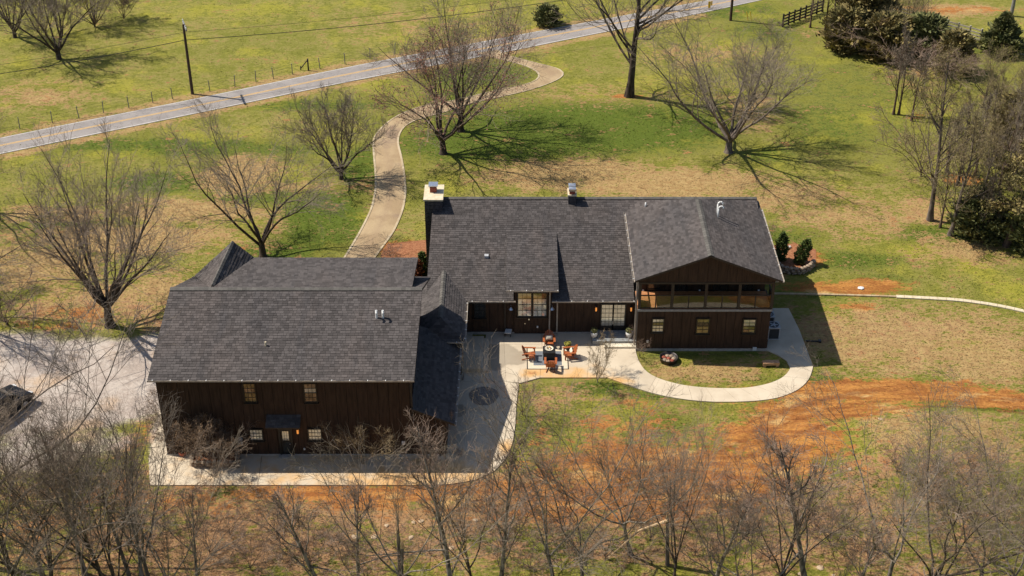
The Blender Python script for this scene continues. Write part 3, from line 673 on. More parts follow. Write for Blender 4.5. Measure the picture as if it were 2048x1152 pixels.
# lean-to on the right side
lt = roof_plane(barn, [(-3.45, 67.0, 2.6), (-3.35, 75.9, 2.6), (-6.02, 75.9, 3.75), (-6.02, 67.0, 3.75)], (0, 1, 0), .19, seed=16, name='lean_to_roof')
MB().box(-4.15, -4.0, YF + .05, 75.8, 0, 2.75).obj('wall', M['siding'], barn)
gutter(barn, (-3.45, 67.0, 2.58), (-3.35, 75.9, 2.58), (1, 0, 0), .5)
downspout(barn, XR + .12, YF - .02, 3.2, ZE - .15, 'fascia')
for (xa, xb, ya, yb, nx, nz, pm) in ((487, 513, 766, 802, 3, 4, ['olive_reflect_pane', 'brown_reflect_pane', 'olive_reflect_pane']), (608, 634, 766, 802, 3, 4, ['brown_reflect_pane', 'blind_glare', 'brown_reflect_pane']),
                                     (500, 526, 858, 878, 4, 3, 'pale_pane'), (617, 643, 857, 878, 4, 3, 'blind_glare')):
    win_px(barn, xa, xb, ya, yb, YF, nx, nz, pm)
a = at(560, 858, YF); b = at(585, 905, YF)
door = MB().box(a.x - .12, a.x, YF - .12, YF - .025, .17, a.z + .12).box(b.x, b.x + .12, YF - .12, YF - .025, .17, a.z + .12).box(a.x, b.x, YF - .12, YF - .025, a.z, a.z + .12).obj('door_frame', M['frame'], barn)
dz = .2 + (a.z - .2) * .56
dd = MB().box(a.x + .01, b.x - .01, YF - .06, YF - .024, .18, a.z - .01).obj('door', M['frame'], barn)
for i in range(3):
    for k in range(2):
        wv = (b.x - a.x - .2) / 3; hv = (a.z - .12 - dz) / 2
        MB().box(a.x + .1 + i * wv + .01, a.x + .1 + (i + 1) * wv - .01, YF - .07, YF - .061, dz + k * hv + .01, dz + (k + 1) * hv - .01).obj('pane', M['blind_glare'], dd)
MB().box(a.x + .12, b.x - .12, YF - .07, YF - .061, .35, dz - .08).obj('door_panel', M['dark_pane'], dd)
MB().cyl((b.x - .08, YF - .12, 1.0), (b.x - .08, YF - .06, 1.0), .03, n=8).obj('handle', M['steel'], dd)
MB().box(a.x - .2, b.x + .2, YF - .38, YF - .06, .081, .17).obj('door_step', M['concrete_base'], barn)
p = at(533, 832, YF); q = at(602, 832, YF)
roof_plane(barn, [(p.x, YF - .72, p.z - .34), (q.x, YF - .72, p.z - .34), (q.x, YF - .03, p.z + .12), (p.x, YF - .03, p.z + .12)], (1, 0, 0), .17, .09, 17, 'door_canopy')
for xx in (p.x + .12, q.x - .2): MB().box(xx, xx + .08, YF - .6, YF - .03, p.z - .42, p.z - .34).box(xx, xx + .08, YF - .12, YF - .03, p.z - .95, p.z - .42).obj('bracket', M['fascia'], barn)
lantern(barn, 596, 859, YF); plate(barn, 609, 897, YF, .1, .14); plate(barn, 807, 885, YF, .2, .26, 'vent_cover')
p = at(481, 880, YF); MB().box(p.x - .14, p.x + .14, YF - .16, YF - .024, p.z - .26, p.z + .22).cyl((p.x, YF - .2, p.z + .08), (p.x, YF - .16, p.z + .08), .1, n=12).obj('electric_meter', M['ac_grey'], barn)
for i, (x, y) in enumerate(((752, 616), (765, 616))):
    u = at(x, y, 71.6); z = ZE + (71.6 - 66.8) * sF
    MB().cyl((u.x, 71.6, z - .05), (u.x, 71.6, z + .55), .07, n=10).cyl((u.x, 71.6, z + .5), (u.x + .02, 71.45, z + .62), .07, n=10).cyl((u.x + .02, 71.45, z + .62), (u.x + .03, 71.33, z + .5), .07, n=10).obj('vent_pipe', M['white'], barn)
u = at(531, 686, 69.4); z = ZE + (69.4 - 66.8) * sF; MB().cyl((u.x, 69.4, z - .05), (u.x, 69.4, z + .28), .055, n=10).obj('vent_pipe', M['cap_stone'], barn)
# handrail by the door
p = G(531, 908); q = G(541, 908)
MB().tube([(p.x, p.y, .08), (p.x, p.y, .95), (q.x, q.y, .95), (q.x + .12, q.y, .75)], .02).obj('handrail', M['iron'], barn)

# ------------------------------------------------------------------ the connector between barn and house
con = empty('connecting_passage', (0, 0, 0), 'small hipped roof passage linking the barn to the house', 'passage')
MB().box(-6.0, -3.35, 75.5, 82.0, 0, 2.95).obj('wall', M['siding'], con)
cx, cz, ce = -4.68, 3.98, 3.0
roof_plane(con, [(cx, 76.5, cz), (cx, 82.5, cz), (-3.1, 82.5, ce), (-3.1, 75.15, ce)], (0, 1, 0), .19, seed=21)
roof_plane(con, [(cx, 82.5, cz), (cx, 76.5, cz), (-6.2, 75.15, ce), (-6.2, 82.5, ce)], (0, 1, 0), .19, seed=22)
roof_plane(con, [(-6.2, 75.15, ce), (-3.1, 75.15, ce), (cx, 76.5, cz)], (1, 0, 0), .19, seed=23)
ridge(con, (cx, 76.5, cz + .01), (cx, 82.3, cz + .01), .16, drop=.09)
gutter(con, (-3.1, 80.0, ce), (-3.1, 75.15, ce), (1, 0, 0)); gutter(con, (-6.0, 75.15, ce), (-3.1, 75.15, ce), (0, -1, 0))
downspout(con, -3.2, 75.2, .1, 2.9)

# ------------------------------------------------------------------ the house
house = empty('house', (0, 0, 0), 'dark brown house with broad shingled roof, two chimneys and gabled balcony wing', 'house')
HY, HE, HP = 80.4, 3.0, .408
HL, HR = -5.75, 17.5
YRg = 88.3; ZRg = HE + HP * (YRg - 80.0)
MB().prism_x([(HY + .05, 0), (HY + .05, HE - .1), (YRg, ZRg - .2), (93.6, ZRg - .2 - .68 * (93.6 - YRg)), (93.6, 0)], -5.35, 17.2).obj('wall', M['siding_core'], house)
siding(house, -3.3, 8.4, HY, .2, lambda x: HE - .05, .6, 3)
MB().box(-3.3, 8.4, HY - .05, HY + .1, 0, .2).obj('foundation', M['concrete_base'], house)
mx0, mx1, my = .1, 2.72, 84.6
roof_plane(house, [(HL - .1, 80.0, HE), (mx0, 80.0, HE), (mx0, YRg, ZRg), (HL + .12, YRg, ZRg)], (1, 0, 0), .185, seed=31)
roof_plane(house, [(mx1, 80.0, HE), (8.3, 80.0, HE), (8.3, YRg, ZRg), (mx1, YRg, ZRg)], (1, 0, 0), .185, seed=35)
kk = round((my - 80.0) * math.hypot(1, HP) / .185) * .185 / math.hypot(1, HP); my = 80.0 + kk
roof_plane(house, [(mx0, my, HE + HP * kk), (mx1, my, HE + HP * kk), (mx1, YRg, ZRg), (mx0, YRg, ZRg)], (1, 0, 0), .185, seed=36)
roof_plane(house, [(8.3, 84.5, HE + HP * 4.5), (HR, 84.5, HE + HP * 4.5), (HR, YRg, ZRg), (8.3, YRg, ZRg)], (1, 0, 0), .185, seed=32)
roof_plane(house, [(HL + .12, YRg, ZRg), (HR, YRg, ZRg), (HR, 94.0, ZRg - .68 * (94.0 - YRg)), (HL + .12, 94.0, ZRg - .68 * (94.0 - YRg))], (1, 0, 0), .4, seed=33)
ridge(house, (HL + .12, YRg, ZRg + .02), (HR, YRg, ZRg + .02), .17, drop=.06)
gutter(house, (-3.0, 80.0, HE), (.25, 80.0, HE), (0, -1, 0)); gutter(house, (2.7, 80.0, HE), (8.35, 80.0, HE), (0, -1, 0))
downspout(house, at(1010, 640, HY).x, HY - .03, .1, HE - .15, 'fascia'); downspout(house, at(1114, 640, HY).x, HY - .03, .1, HE - .15, 'gutter')
# shed dormer
dx0, dx1 = -.38, 3.14
def shed(y): return 4.02 + (y - 79.75) * (5.22 - 4.02) / (85.5 - 79.75)
roof_plane(house, [(dx0, 79.75, 4.02), (dx1, 79.75, 4.02), (dx1, 85.55, 5.24), (dx0, 85.55, 5.24)], (1, 0, 0), .185, seed=34, name='dormer_roof')
wx0, wx1 = at(1033, 600, HY - .12).x, at(1099, 600, HY - .12).x
siding(house, wx0 - .15, wx1 + .15, HY - .12, .2, lambda x: 3.95, .6, 5)
MB().prism_x([(HY - .06, .1), (HY - .06, 3.92), (85.2, shed(85.2) - .15), (85.2, 3.5)], wx0 - .14, wx1 + .14).obj('dormer_wall', M['siding'], house)
gutter(house, (dx0, 79.75, 4.02), (dx1, 79.75, 4.02), (0, -1, 0))
downspout(house, wx1 + .02, HY - .16, .1, 3.85, 'gutter')
for xa, xb in ((1036.5, 1062), (1067, 1092)): win_px(house, xa, xb, 585, 631, HY - .12, 3, 4, ['pale_pane', 'blind_glare', 'blind_glare', 'olive_reflect_pane'], mull=.018)
win_px(house, 950, 970, 606, 633, HY, 2, 4, 'dark_pane')
# french doors
for xa, xb in ((1204, 1224), (1228, 1248)):
    a = at(xa, 608, HY); b = at(xb, 650, HY); win = window(house, a.x, b.x, b.z, a.z, HY - .03, 3, 5, 'blind_glare', name='french_door', sill=False, fw=.085, mull=.016)
    MB().box(a.x - .085, b.x + .085, HY - .12, HY - .03, .42, b.z - .09).obj('door_panel', M['frame'], win)
    hx = b.x + .04 if xa < 1210 else a.x - .04
    MB().cyl((hx, HY - .2, b.z + .25), (hx, HY - .1, b.z + .25), .025, n=8).cyl((hx, HY - .19, b.z + .18), (hx, HY - .19, b.z + .45), .015, n=6).obj('handle', M['steel'], win)
lantern(house, 1192, 615, HY); lantern(house, 1262, 615, HY)
for px in (1022, 1104):
    p = at(px, 613, HY); y = HY - .03
    MB().tube([(p.x, y, p.z + .1), (p.x, y - .15, p.z + .24), (p.x, y - .3, p.z + .15)], .018).lathe([(.02, .16), (.06, .12), (.17, 0)], (p.x, y - .3, p.z), 12).obj('gooseneck_lamp', M['steel'], house)
plate(house, 1075, 653, HY - .12, .1, .14)
# landing in front of the french doors
a = at(1183, 668, HY); b = at(1268, 668, HY)
ld = empty('door_landing', (0, 0, 0), 'low grey plank landing with a pale step before the french doors', 'landing')
for k in range(6): MB().box(a.x, b.x, HY - .24 - .235 * k, HY - .02 - .235 * k, .06, .38 + (.002 if k % 2 else 0)).obj('plank', M['grey_wood'], ld)
MB().box(a.x + .75, b.x, HY - 1.85, HY - 1.44, .06, .22).obj('step', M['cream'], ld)
# chimneys
ch = MB()
cxa, cxb, cya, cyb, czt = -6.2, -4.93, 87.15, 89.3, 6.78
rr = random.Random(5); zz = 0
ch.box(cxa + .03, cxb - .03, cya + .03, cyb - .03, 0, czt)
chim = ch.obj('chimney', M['stone_dark'], house)
zz = 0.02
while zz < czt - .3:
    hh = rr.uniform(.22, .34); x = cxa
    while x < cxb - .05:
        ww = min(rr.uniform(.25, .5), cxb - x); ww = cxb - x if cxb - x - ww < .15 else ww
        if zz > 4.9 or x < -5.5: MB().box(x + .008, x + ww - .008, cya - rr.uniform(.01, .04), cya + .029, zz + .008, min(zz + hh, czt) - .008).obj('stone', M['stone_dark'], chim)
        x += ww
    zz += hh
MB().box(cxa - .06, cxb + .06, cya - .07, cyb + .05, czt, czt + .12).obj('chimney_cap', M['cap_stone'], chim)
fx = at(867, 385, 88.4).x
MB().box(fx - .24, fx + .24, 88.15, 88.65, czt + .12, czt + .52).obj('flue', M['clay_flue'], chim)
MB().box(fx - .33, fx + .33, 88.08, 88.75, czt + .62, czt + .67).box(fx - .28, fx - .24, 88.12, 88.16, czt + .5, czt + .62).box(fx + .24, fx + .28, 88.12, 88.16, czt + .5, czt + .62).box(fx - .28, fx - .24, 88.64, 88.68, czt + .5, czt + .62).box(fx + .24, fx + .28, 88.64, 88.68, czt + .5, czt + .62).obj('flue_cover', M['steel'], chim)
c2 = MB().box(4.0, 4.56, 87.75, 88.75, 5.6, 6.82).obj('chimney', M['stone_dark'], house)
MB().box(3.96, 4.6, 87.71, 88.8, 6.82, 6.93).obj('chimney_cap', M['cap_stone'], c2)
for y in (87.98, 88.5):
    MB().box(4.08, 4.48, y - .17, y + .17, 6.93, 7.13).obj('flue', M['clay_flue'], c2)
    MB().box(4.03, 4.53, y - .22, y + .22, 7.2, 7.36).add([(4.03, y - .22, 7.362), (4.53, y - .22, 7.362), (4.53, y + .22, 7.362), (4.03, y + .22, 7.362), (4.28, y, 7.44)], [(0,1,4),(1,2,4),(2,3,4),(3,0,4)]).cyl((4.1, y - .12, 7.1), (4.1, y - .12, 7.2), .015, n=5).cyl((4.46, y + .12, 7.1), (4.46, y + .12, 7.2), .015, n=5).obj('flue_cover', M['steel'], c2)
u = 3.2; p = at(973, 514, 83.4); MB().box(p.x - .14, p.x + .14, 83.3, 83.6, HE + HP * 3.4 - .1, HE + HP * 3.4 + .16).obj('roof_vent', M['ac_grey'], house)
# ---------------- wing
WX0, WX1, WY, WE, WP = 8.43, 17.3, 78.4, 5.9, .4
ex0, ex1 = 8.05, 17.72; rx = (ex0 + ex1) / 2; WRz = WE + WP * (rx - ex0); FY = 77.9
MB().box(WX0, WX1, WY + .05, 90.0, 0, 3.22).prism_y([(WX0 + .1, 3.22), (WX0 + .1, 5.72), (rx, WRz - .22), (WX1 - .1, 5.72), (WX1 - .1, 3.22)], 80.75, 85.2).obj('wall', M['siding_core'], house)
siding(house, WX0, WX1, WY, .2, lambda x: 3.2, .6, 6)
MB().box(WX0 - .03, WX1 + .03, WY - .05, WY + .2, 0, .2).obj('foundation', M['concrete_base'], house)
siding(house, WX0 + .1, WX1 - .1, 80.72, 3.42, lambda x: 5.6, .6, 7)
n = 14; w_ = (WX1 - WX0 + .1) / n
gw = MB().prism_y([(WX0 - .05, 5.5), (WX1 + .05, 5.5), (WX1 + .05, 5.72), (rx, WRz - .2), (WX0 - .05, 5.72)], WY + .031, WY + .16).obj('gable_wall', M['siding_core'], house)
for i in range(n):
    a_, b_ = WX0 - .05 + i * w_ + .01, WX0 - .05 + (i + 1) * w_ - .01; tp = lambda x: WE + WP * (rx - ex0 - abs(x - rx)) - .16
    MB().add([(a_, WY, 5.5), (b_, WY, 5.5), (b_, WY, tp(b_)), (a_, WY, tp(a_)), (a_, WY + .03, 5.5), (b_, WY + .03, 5.5), (b_, WY + .03, tp(b_)), (a_, WY + .03, tp(a_))], [(0,1,2,3),(1,5,6,2),(4,0,3,7),(1,0,4,5)]).obj('siding_board', M['siding'], gw)
MB().box(WX0 - .05, WX1 + .05, WY - .03, WY + .22, 5.36, 5.498).obj('beam', M['fascia'], house)
MB().box(WX0, WX1, WY + .17, 80.7, 5.5, 5.56).obj('porch_ceiling', M['fascia'], house)
deck = MB().box(WX0 - .06, WX1 + .06, WY - .06, 80.72, 3.22, 3.36).obj('balcony_deck', M['fascia'], house)
for k in range(15): MB().box(WX0 - .05, WX1 + .05, WY - .05 + k * .152, WY - .05 + k * .152 + .145, 3.362, 3.392).obj('deck_board', M['deck_wood'], deck)
MB().box(WX0 - .05, WX1 + .05, WY - .09, WY - .062, 3.24, 3.40).obj('deck_trim', M['wood_tan'] if False else M['grey_wood'], deck)
PX = [at(x, 590, WY).x for x in (1277, 1345, 1412, 1479, 1541)]
PX[0] = WX0 + .05; PX[-1] = WX1 - .02
for x in PX: MB().box(x - .09, x + .09, WY - .04, WY + .14, 3.395, 5.36).obj('balcony_post', M['fascia'], house)
rail = MB(); ZT, ZBt = 4.42, 3.48
for a_, b_ in zip(PX[:-1], PX[1:]):
    mid = (a_ + b_) / 2
    o = MB().box(a_ + .09, b_ - .09, WY + .0, WY + .07, ZT, ZT + .06).box(a_ + .09, b_ - .09, WY + .01, WY + .06, ZBt - .05, ZBt).box(mid - .04, mid + .04, WY + .01, WY + .06, ZBt, ZT).obj('railing', M['fascia'], house)
    for p_, q_ in ((a_ + .1, mid - .045), (mid + .045, b_ - .1)): MB().box(p_, q_, WY + .03, WY + .04, ZBt + .01, ZT - .01).obj('railing_panel', M['railing_glass'], o)
for x in (WX0 + .05, WX1 - .02):
    o = MB().box(x - .035, x + .035, WY + .14, 80.7, ZT, ZT + .06).box(x - .025, x + .025, WY + .14, 80.7, ZBt - .05, ZBt).box(x - .035, x + .035, 79.5, 79.57, ZBt, ZT).obj('railing', M['fascia'], house)
    MB().box(x - .005, x + .005, WY + .16, 79.49, ZBt + .01, ZT - .01).obj('railing_panel', M['railing_glass'], o)
for xa, xb, ya, yb, nz, pm in ((1298, 1320, 552, 576, 2, ['dark_pane', 'blind_glare']), (1350, 1372, 552, 590, 3, 'dark_pane'), (1430, 1452, 552, 590, 3, 'dark_pane'), (1484, 1506, 552, 577, 2, 'dark_pane')):
    win_px(house, xa, xb, ya, yb, 80.70, 2, nz, pm, sill=False)
for px in (1286, 1399, 1517): plate(house, px, 581, 80.70, .12, .2, 'porch_light')
win_px(house, 1306, 1325, 637, 662, WY, 3, 4, ['pale_pane', 'pale_pane', 'olive_reflect_pane', 'blind_glare']); win_px(house, 1395, 1415.5, 637, 665, WY, 2, 4, ['olive_reflect_pane', 'olive_reflect_pane', 'dark_pane', 'olive_reflect_pane'])
win_px(house, 1488, 1508, 638, 664, WY, 2, 4, ['brown_reflect_pane', 'olive_reflect_pane', 'blind_glare', 'blind_glare'])
plate(house, 1295, 682, WY, .14, .18); plate(house, 1509, 697, WY, .26, .26, 'dryer_vent')
YH = 85.5; hp = .60; YE = YH + (WRz - WE) / hp
w1 = roof_plane(house, [(ex0, FY, WE), (rx, FY, WRz), (rx, YH, WRz), (ex0, YE, WE)], (0, 1, 0), .185, seed=41)
w2 = roof_plane(house, [(ex1, FY, WE), (ex1, YE, WE), (rx, YH, WRz), (rx, FY, WRz)], (0, 1, 0), .185, seed=42)
roof_plane(house, [(ex0, YE, WE), (rx, YH, WRz), (ex1, YE, WE)], (1, 0, 0), .4, seed=43)
ridge(house, (rx, FY, WRz + .02), (rx, YH, WRz + .02), .2, drop=.09)
gutter(house, (ex0, FY, WE), (ex0, 87.2, WE), (-1, 0, 0)); gutter(house, (ex1, 87.6, WE), (ex1, FY, WE), (1, 0, 0))
MB().box(WX0 - .16, WX0 - .06, 78.75, 78.86, .1, 5.75).obj('downspout', M['gutter'], house)
MB().tube([(17.66, 78.1, 5.8), (17.36, 78.9, 5.2), (17.36, 78.9, .2)], .04).obj('downspout', M['white'], house)
# white pvc vents on the wing
def pvc(px, py, up, hook=True):
    d = ray(px, py); o = Vector((0, 0, CAM_H)); best = None
    for side in (-1, 1):     # plane z = WRz - WP*|x-rx|
        # solve on plane: z + side*WP*(x-rx) = WRz
        t = (WRz - CAM_H + side * WP * rx) / (d.z + side * WP * d.x)
        p = o + d * t
        if side * (p.x - rx) >= 0: best = p
    p = best; mb = MB().cyl(p - Vector((0, 0, .1)), p + Vector((0, 0, up)), .055, n=10)
    if hook:
        pts = [p + Vector((0, 0, up)), p + Vector((.06, 0, up + .12)), p + Vector((.18, 0, up + .17)), p + Vector((.30, 0, up + .12)), p + Vector((.34, 0, up - .05))]
        for a_, b_ in zip(pts[:-1], pts[1:]): mb.cyl(a_, b_, .055, n=10)
    mb.obj('vent_pipe', M['white'], house, True)
pvc(1435.5, 436, .75); pvc(1434, 431, .9); pvc(1291, 413, .3, False)

# ------------------------------------------------------------------ side porch by the lean-to
por = empty('side_porch', (0, 0, 0), 'raised concrete porch slab with two steps beside the lean-to', 'porch')
xa = at(967, 700, 78).x; ya = G(940, 751).y + .25
MB().box(-3.98, xa, ya, 79.6, 0, .38).obj('porch_slab', M['concrete'], por)
MB().box(xa + .004, xa + .36, ya - .05, 79.6, 0, .22).obj('step', M['concrete'], por)
# ------------------------------------------------------------------ patio furniture and small things
def adirondack(loc, rz, label):
    t = empty('garden_chair', (loc.x, loc.y, .085), label, 'chair', 'wooden garden chairs round the patio table', rz)
    m = M['wood_orange']                                    # faces -Y in its own frame
    s = MB()
    for k in range(6): s.box(-.27, .27, -.30 + k * .095, -.30 + k * .095 + .083, .36 - k * .022, .385 - k * .022)
    s.obj('seat', m, t)
    b = MB()
    for k in range(7):
        x = (k - 3) * .088; h = .80 - .028 * (k - 3) ** 2 * 1.1; fan = (k - 3) * .03
        Mx = Matrix.Translation((x, .24, .24)) @ Matrix.Rotation(math.radians(-24), 4, 'X') @ Matrix.Rotation(fan, 4, 'Y')
        b.box(-.04, .04, -.012, .012, 0, h, Mx)
    b.box(-.30, .30, .36, .39, .5, .57); b.obj('backrest', m, t)
    for sx in (-1, 1):
        MB().box(sx * .36 - .07, sx * .36 + .07, -.38, .40, .585, .612).box(sx * .33 - .015, sx * .33 + .015, -.30, -.18, .50, .585).obj('arm', m, t)
        MB().box(sx * .30 - .02, sx * .30 + .02, -.34, -.25, 0, .585).obj('leg', m, t)
        MB().add([(sx*.28-.02, -.3, .36), (sx*.28+.02, -.3, .36), (sx*.28+.02, .55, .06), (sx*.28-.02, .55, .06), (sx*.28-.02, -.3, .24), (sx*.28+.02, -.3, .24), (sx*.28+.02, .55, 0), (sx*.28-.02, .55, 0)], [(0,1,2,3),(7,6,5,4),(0,4,5,1),(1,5,6,2),(2,6,7,3),(3,7,4,0)]).obj('leg', m, t)
    return t
adirondack(G(1098, 694), 0, 'orange wooden garden chair with a pale cushion, its back to the house wall')
adirondack(G(1060, 718), math.radians(88), 'orange wooden garden chair on the barn side of the black patio table')
adirondack(G(1138, 717), math.radians(-82), 'orange wooden garden chair beside the potted plant at the patio table')
adirondack(G(1101, 738), math.radians(178), 'orange wooden garden chair with its back towards the lawn')
def cushion(loc, rz, label, sx=.46, sz=.3):
    mb = MB(); n = 8
    for i in range(n + 1):
        for j in range(n + 1):
            u, v = i / n * 2 - 1, j / n * 2 - 1; h = .07 * (1 - u ** 4) * (1 - v ** 4)
            mb.v.append((u * sx / 2, -h, v * sz / 2))
    k = len(mb.v); mb.v += [(x, -y, z) for x, y, z in mb.v[:k]]
    for i in range(n):
        for j in range(n):
            a = i * (n + 1) + j; mb.f += [(a, a + 1, a + n + 2, a + n + 1), (k + a, k + a + n + 1, k + a + n + 2, k + a + 1)]
    o = mb.obj('cushion', M['cream'], None, True); o.location = loc; o.rotation_euler = (math.radians(-24), 0, rz); tag(o, label, 'cushion'); return o
p = G(1098, 694); cushion((p.x, p.y + .14, .68), 0, 'pale cushion on the garden chair against the house wall')
p = G(1138, 717); cushion((p.x + .12, p.y, .66), math.radians(-82), 'pale cushion on the garden chair beside the potted plant')
# table
tb = G(1098, 716); t = empty('patio_table', (tb.x, tb.y, .085), 'black square patio table set with a pale tray of fruit', 'table')
MB().box(-.42, .42, -.42, .42, .56, .61).obj('table_top', M['black'], t); MB().box(-.36, .36, -.36, .36, .02, .558).obj('table_base', M['black'], t)
for sx in (-1, 1):
    for sy in (-1, 1): MB().box(sx * .38 - .03, sx * .38 + .03, sy * .38 - .03, sy * .38 + .03, 0, .558).obj('leg', M['black'], t)
tr = empty('serving_tray', (tb.x, tb.y + .1, .695), 'round pale tray with fruit on the black patio table', 'tray')
MB().lathe([(0, .0), (.26, .0), (.29, .05), (.275, .05), (.25, .015), (0, .015)], n=24).obj('tray', M['cream'], tr, True)
for k, mm in enumerate(('clay_flue', 'yellow_sign', 'rust_leaf', 'arbor', 'white')):
    a = k * 1.26; MB().lathe([(0, -.05), (.035, -.035), (.05, 0), (.035, .035), (0, .05)], (.11 * math.cos(a), .11 * math.sin(a), .066), 10).obj('fruit', M[mm], tr, True)
# rug
ru = empty('outdoor_rug', (0, 0, 0), 'square rug with slate centre, cream band and dark border under the chairs', 'rug')
c = G(1095, 719); hx, hy = 1.40, 1.25
MB().box(c.x - hx, c.x + hx, c.y - hy, c.y + hy, .081, .087).obj('border', M['black'], ru)
MB().box(c.x - hx + .07, c.x + hx - .07, c.y - hy + .07, c.y + hy - .07, .087, .091).obj('band', M['rug_cream'], ru)
MB().box(c.x - .95, c.x + .95, c.y - .80, c.y + .85, .091, .095).obj('centre', M['rug_slate'], ru)
# planters
def leafball(mb, c, r, n, size, R, squash=1.0, flat=.5):
    for _ in range(n):
        d = Vector((R.gauss(0, 1), R.gauss(0, 1), R.gauss(0, 1))).normalized() * r * R.random() ** .4
        d.z *= squash; p = Vector(c) + d
        nrm = (d.normalized() + Vector((R.gauss(0, flat), R.gauss(0, flat), R.gauss(0, flat)))).normalized()
        u = nrm.orthogonal().normalized(); u.rotate(Matrix.Rotation(R.uniform(0, 6.3), 3, nrm)); v = nrm.cross(u); s = size * R.uniform(.6, 1.4)
        mb.add([p - u * s * .5, p + v * s * .35, p + u * s * .9, p - v * s * .35], [(0, 1, 2, 3)])
def planter(p, z, r, h, m, label, lm='cedar_green', seed=1, ph=.3, cat='planter'):
    t = empty('planter', (p.x, p.y, z), label, cat)
    MB().lathe([(0, 0), (r * .62, 0), (r * .9, h * .5), (r, h), (r * .88, h), (r * .8, h * .8), (0, h * .8)], n=18).obj('pot', M[m], t, True)
    mb = MB(); leafball(mb, (0, 0, h + ph * .4), r * 1.05, 160, .09, random.Random(seed), ph / r * .7); mb.obj('foliage', M[lm], t); return t
pl = at(1188, 674, HY - .9); planter(pl, .384, .26, .42, 'pot_white', 'round white planter on the landing, on the patio side of the french doors', seed=2)
pl = at(1258, 674, HY - .9); planter(pl, .384, .26, .42, 'pot_white', 'round white planter on the landing, close to the balcony wing', seed=3)
planter(G(1135, 700), .083, .24, .32, 'iron', 'dark pot of pale leafy flowers behind the garden chair', 'bud_yellow', 4)
planter(G(349, 906), .083, .2, .42, 'terracotta', 'tall terracotta pot at the outer corner of the barn', 'dead_leaf', 5)
planter(G(366, 912), .083, .26, .3, 'terracotta', 'wide terracotta bowl between the tall pot and the stone bed', 'dead_leaf', 6)
# lounger and bench by the wall
a = G(1019, 672); t = empty('folding_lounger', (a.x, a.y + .45, .085), 'pale narrow lounge chair standing beside the dark bench', 'lounge chair', None, math.radians(-10))
MB().box(-.22, .22, -.75, .05, .30, .36).obj('seat', M['pot_white'], t)
MB().box(-.22, .22, 0, .06, 0, .72, Matrix.Translation((0, .05, .33)) @ Matrix.Rotation(math.radians(-28), 4, 'X')).obj('backrest', M['pot_white'], t)
for sx in (-1, 1):
    for y in (-.68, .02): MB().box(sx * .19 - .02, sx * .19 + .02, y - .02, y + .02, 0, .299).obj('leg', M['iron'], t)
a = G(1045, 668); t = empty('garden_bench', (a.x, a.y + .25, .085), 'black slatted metal bench against the wall under the big windows', 'bench')
s = MB()
for k in range(5): s.box(-.7, .7, -.25 + k * .1, -.25 + k * .1 + .07, .42, .445)
s.obj('seat', M['black'], t); s = MB()
for k in range(14): s.box(-.68 + k * .1, -.68 + k * .1 + .03, .22, .245, .44, .88)
s.box(-.72, .72, .215, .25, .88, .92); s.obj('backrest', M['black'], t)
for sx in (-1, 1):
    MB().box(sx * .7 - .02, sx * .7 + .02, -.25, .25, .62, .65).box(sx * .7 - .02, sx * .7 + .02, -.25, -.21, .445, .62).obj('arm', M['black'], t)
    for y in (-.23, .21): MB().box(sx * .68 - .02, sx * .68 + .02, y - .02, y + .02, 0, .42).obj('leg', M['black'], t)
# string of bulbs
a = at(1066, 628, HY - .2); b = Vector((G(1034, 672).x, G(1034, 672).y + .2, .5)); pts = [a.lerp(b, k / 8) - Vector((0, 0, .12 * math.sin(math.pi * k / 8))) for k in range(9)]
sg = empty('string_lights', tuple(b), 'thin string of small bulbs sloping down from the big windows', 'string lights')
mb = MB(); mb.tube([q - b for q in pts], .012, 5); mb.obj('cable', M['wire'], sg)
for k in (2, 4, 6): q = pts[k] - b; MB().lathe([(0, -.13), (.03, -.1), (.035, -.06), (.015, -.01), (0, 0)], tuple(q), 8).obj('bulb', M['bulb'], sg, True)
# dark metal bench on the porch
a = G(927, 722); t = empty('porch_bench', (-3.55, a.y + .2, .385), 'dark metal bench on the raised porch beside the lean-to gutter', 'bench', None, math.radians(90))
MB().box(-.6, .6, -.22, .22, .40, .44).obj('seat', M['black'], t); s = MB()
for k in range(10): s.box(-.58 + k * .125, -.55 + k * .125, .2, .225, .44, .85)
s.box(-.62, .62, .2, .23, .85, .88).obj('backrest', M['black'], t)
for sx in (-1, 1):
    for y in (-.2, .19): MB().box(sx * .56 - .02, sx * .56 + .02, y - .02, y + .02, 0, .40).obj('leg', M['black'], t)
# air conditioners
def ac(p, s, h, label):
    t = empty('air_conditioner', (p.x, p.y, .085), label, 'air conditioner', 'air conditioners along the balcony wing')
    MB().box(-s, s, -s, s, 0, .06).box(-s, s, -s, s, h - .07, h).obj('casing', M['ac_grey'], t)
    for sx in (-1, 1):
        for sy in (-1, 1): MB().box(sx * (s - .04) - .04, sx * (s - .04) + .04, sy * (s - .04) - .04, sy * (s - .04) + .04, .061, h - .071).obj('corner_post', M['ac_grey'], t)
    g = MB().box(-s + .03, s - .03, -s + .03, s - .03, .061, h - .071)
    for k in range(int((h - .15) / .05)):
        z = .09 + k * .05; g.box(-s + .085, s - .085, -s + .005, -s + .03, z, z + .02).box(s - .03, s - .005, -s + .085, s - .085, z, z + .02)
    g.obj('louvres', M['ac_dark'], t)
    MB().lathe([(s * .82, 0), (s * .82, .03), (s * .74, .03), (s * .70, .005), (0, .005)], (0, 0, h), 24).obj('fan_well', M['ac_dark'], t)
    f = MB()
    for k in range(5): f.box(.05, s * .66, -.05, .05, .012, .02, Matrix.Translation((0, 0, h)) @ Matrix.Rotation(k * 1.2566, 4, 'Z'))
    f.lathe([(.08, .012), (.08, .035), (0, .035)], (0, 0, h), 10); f.obj('fan', M['ac_grey'], t)
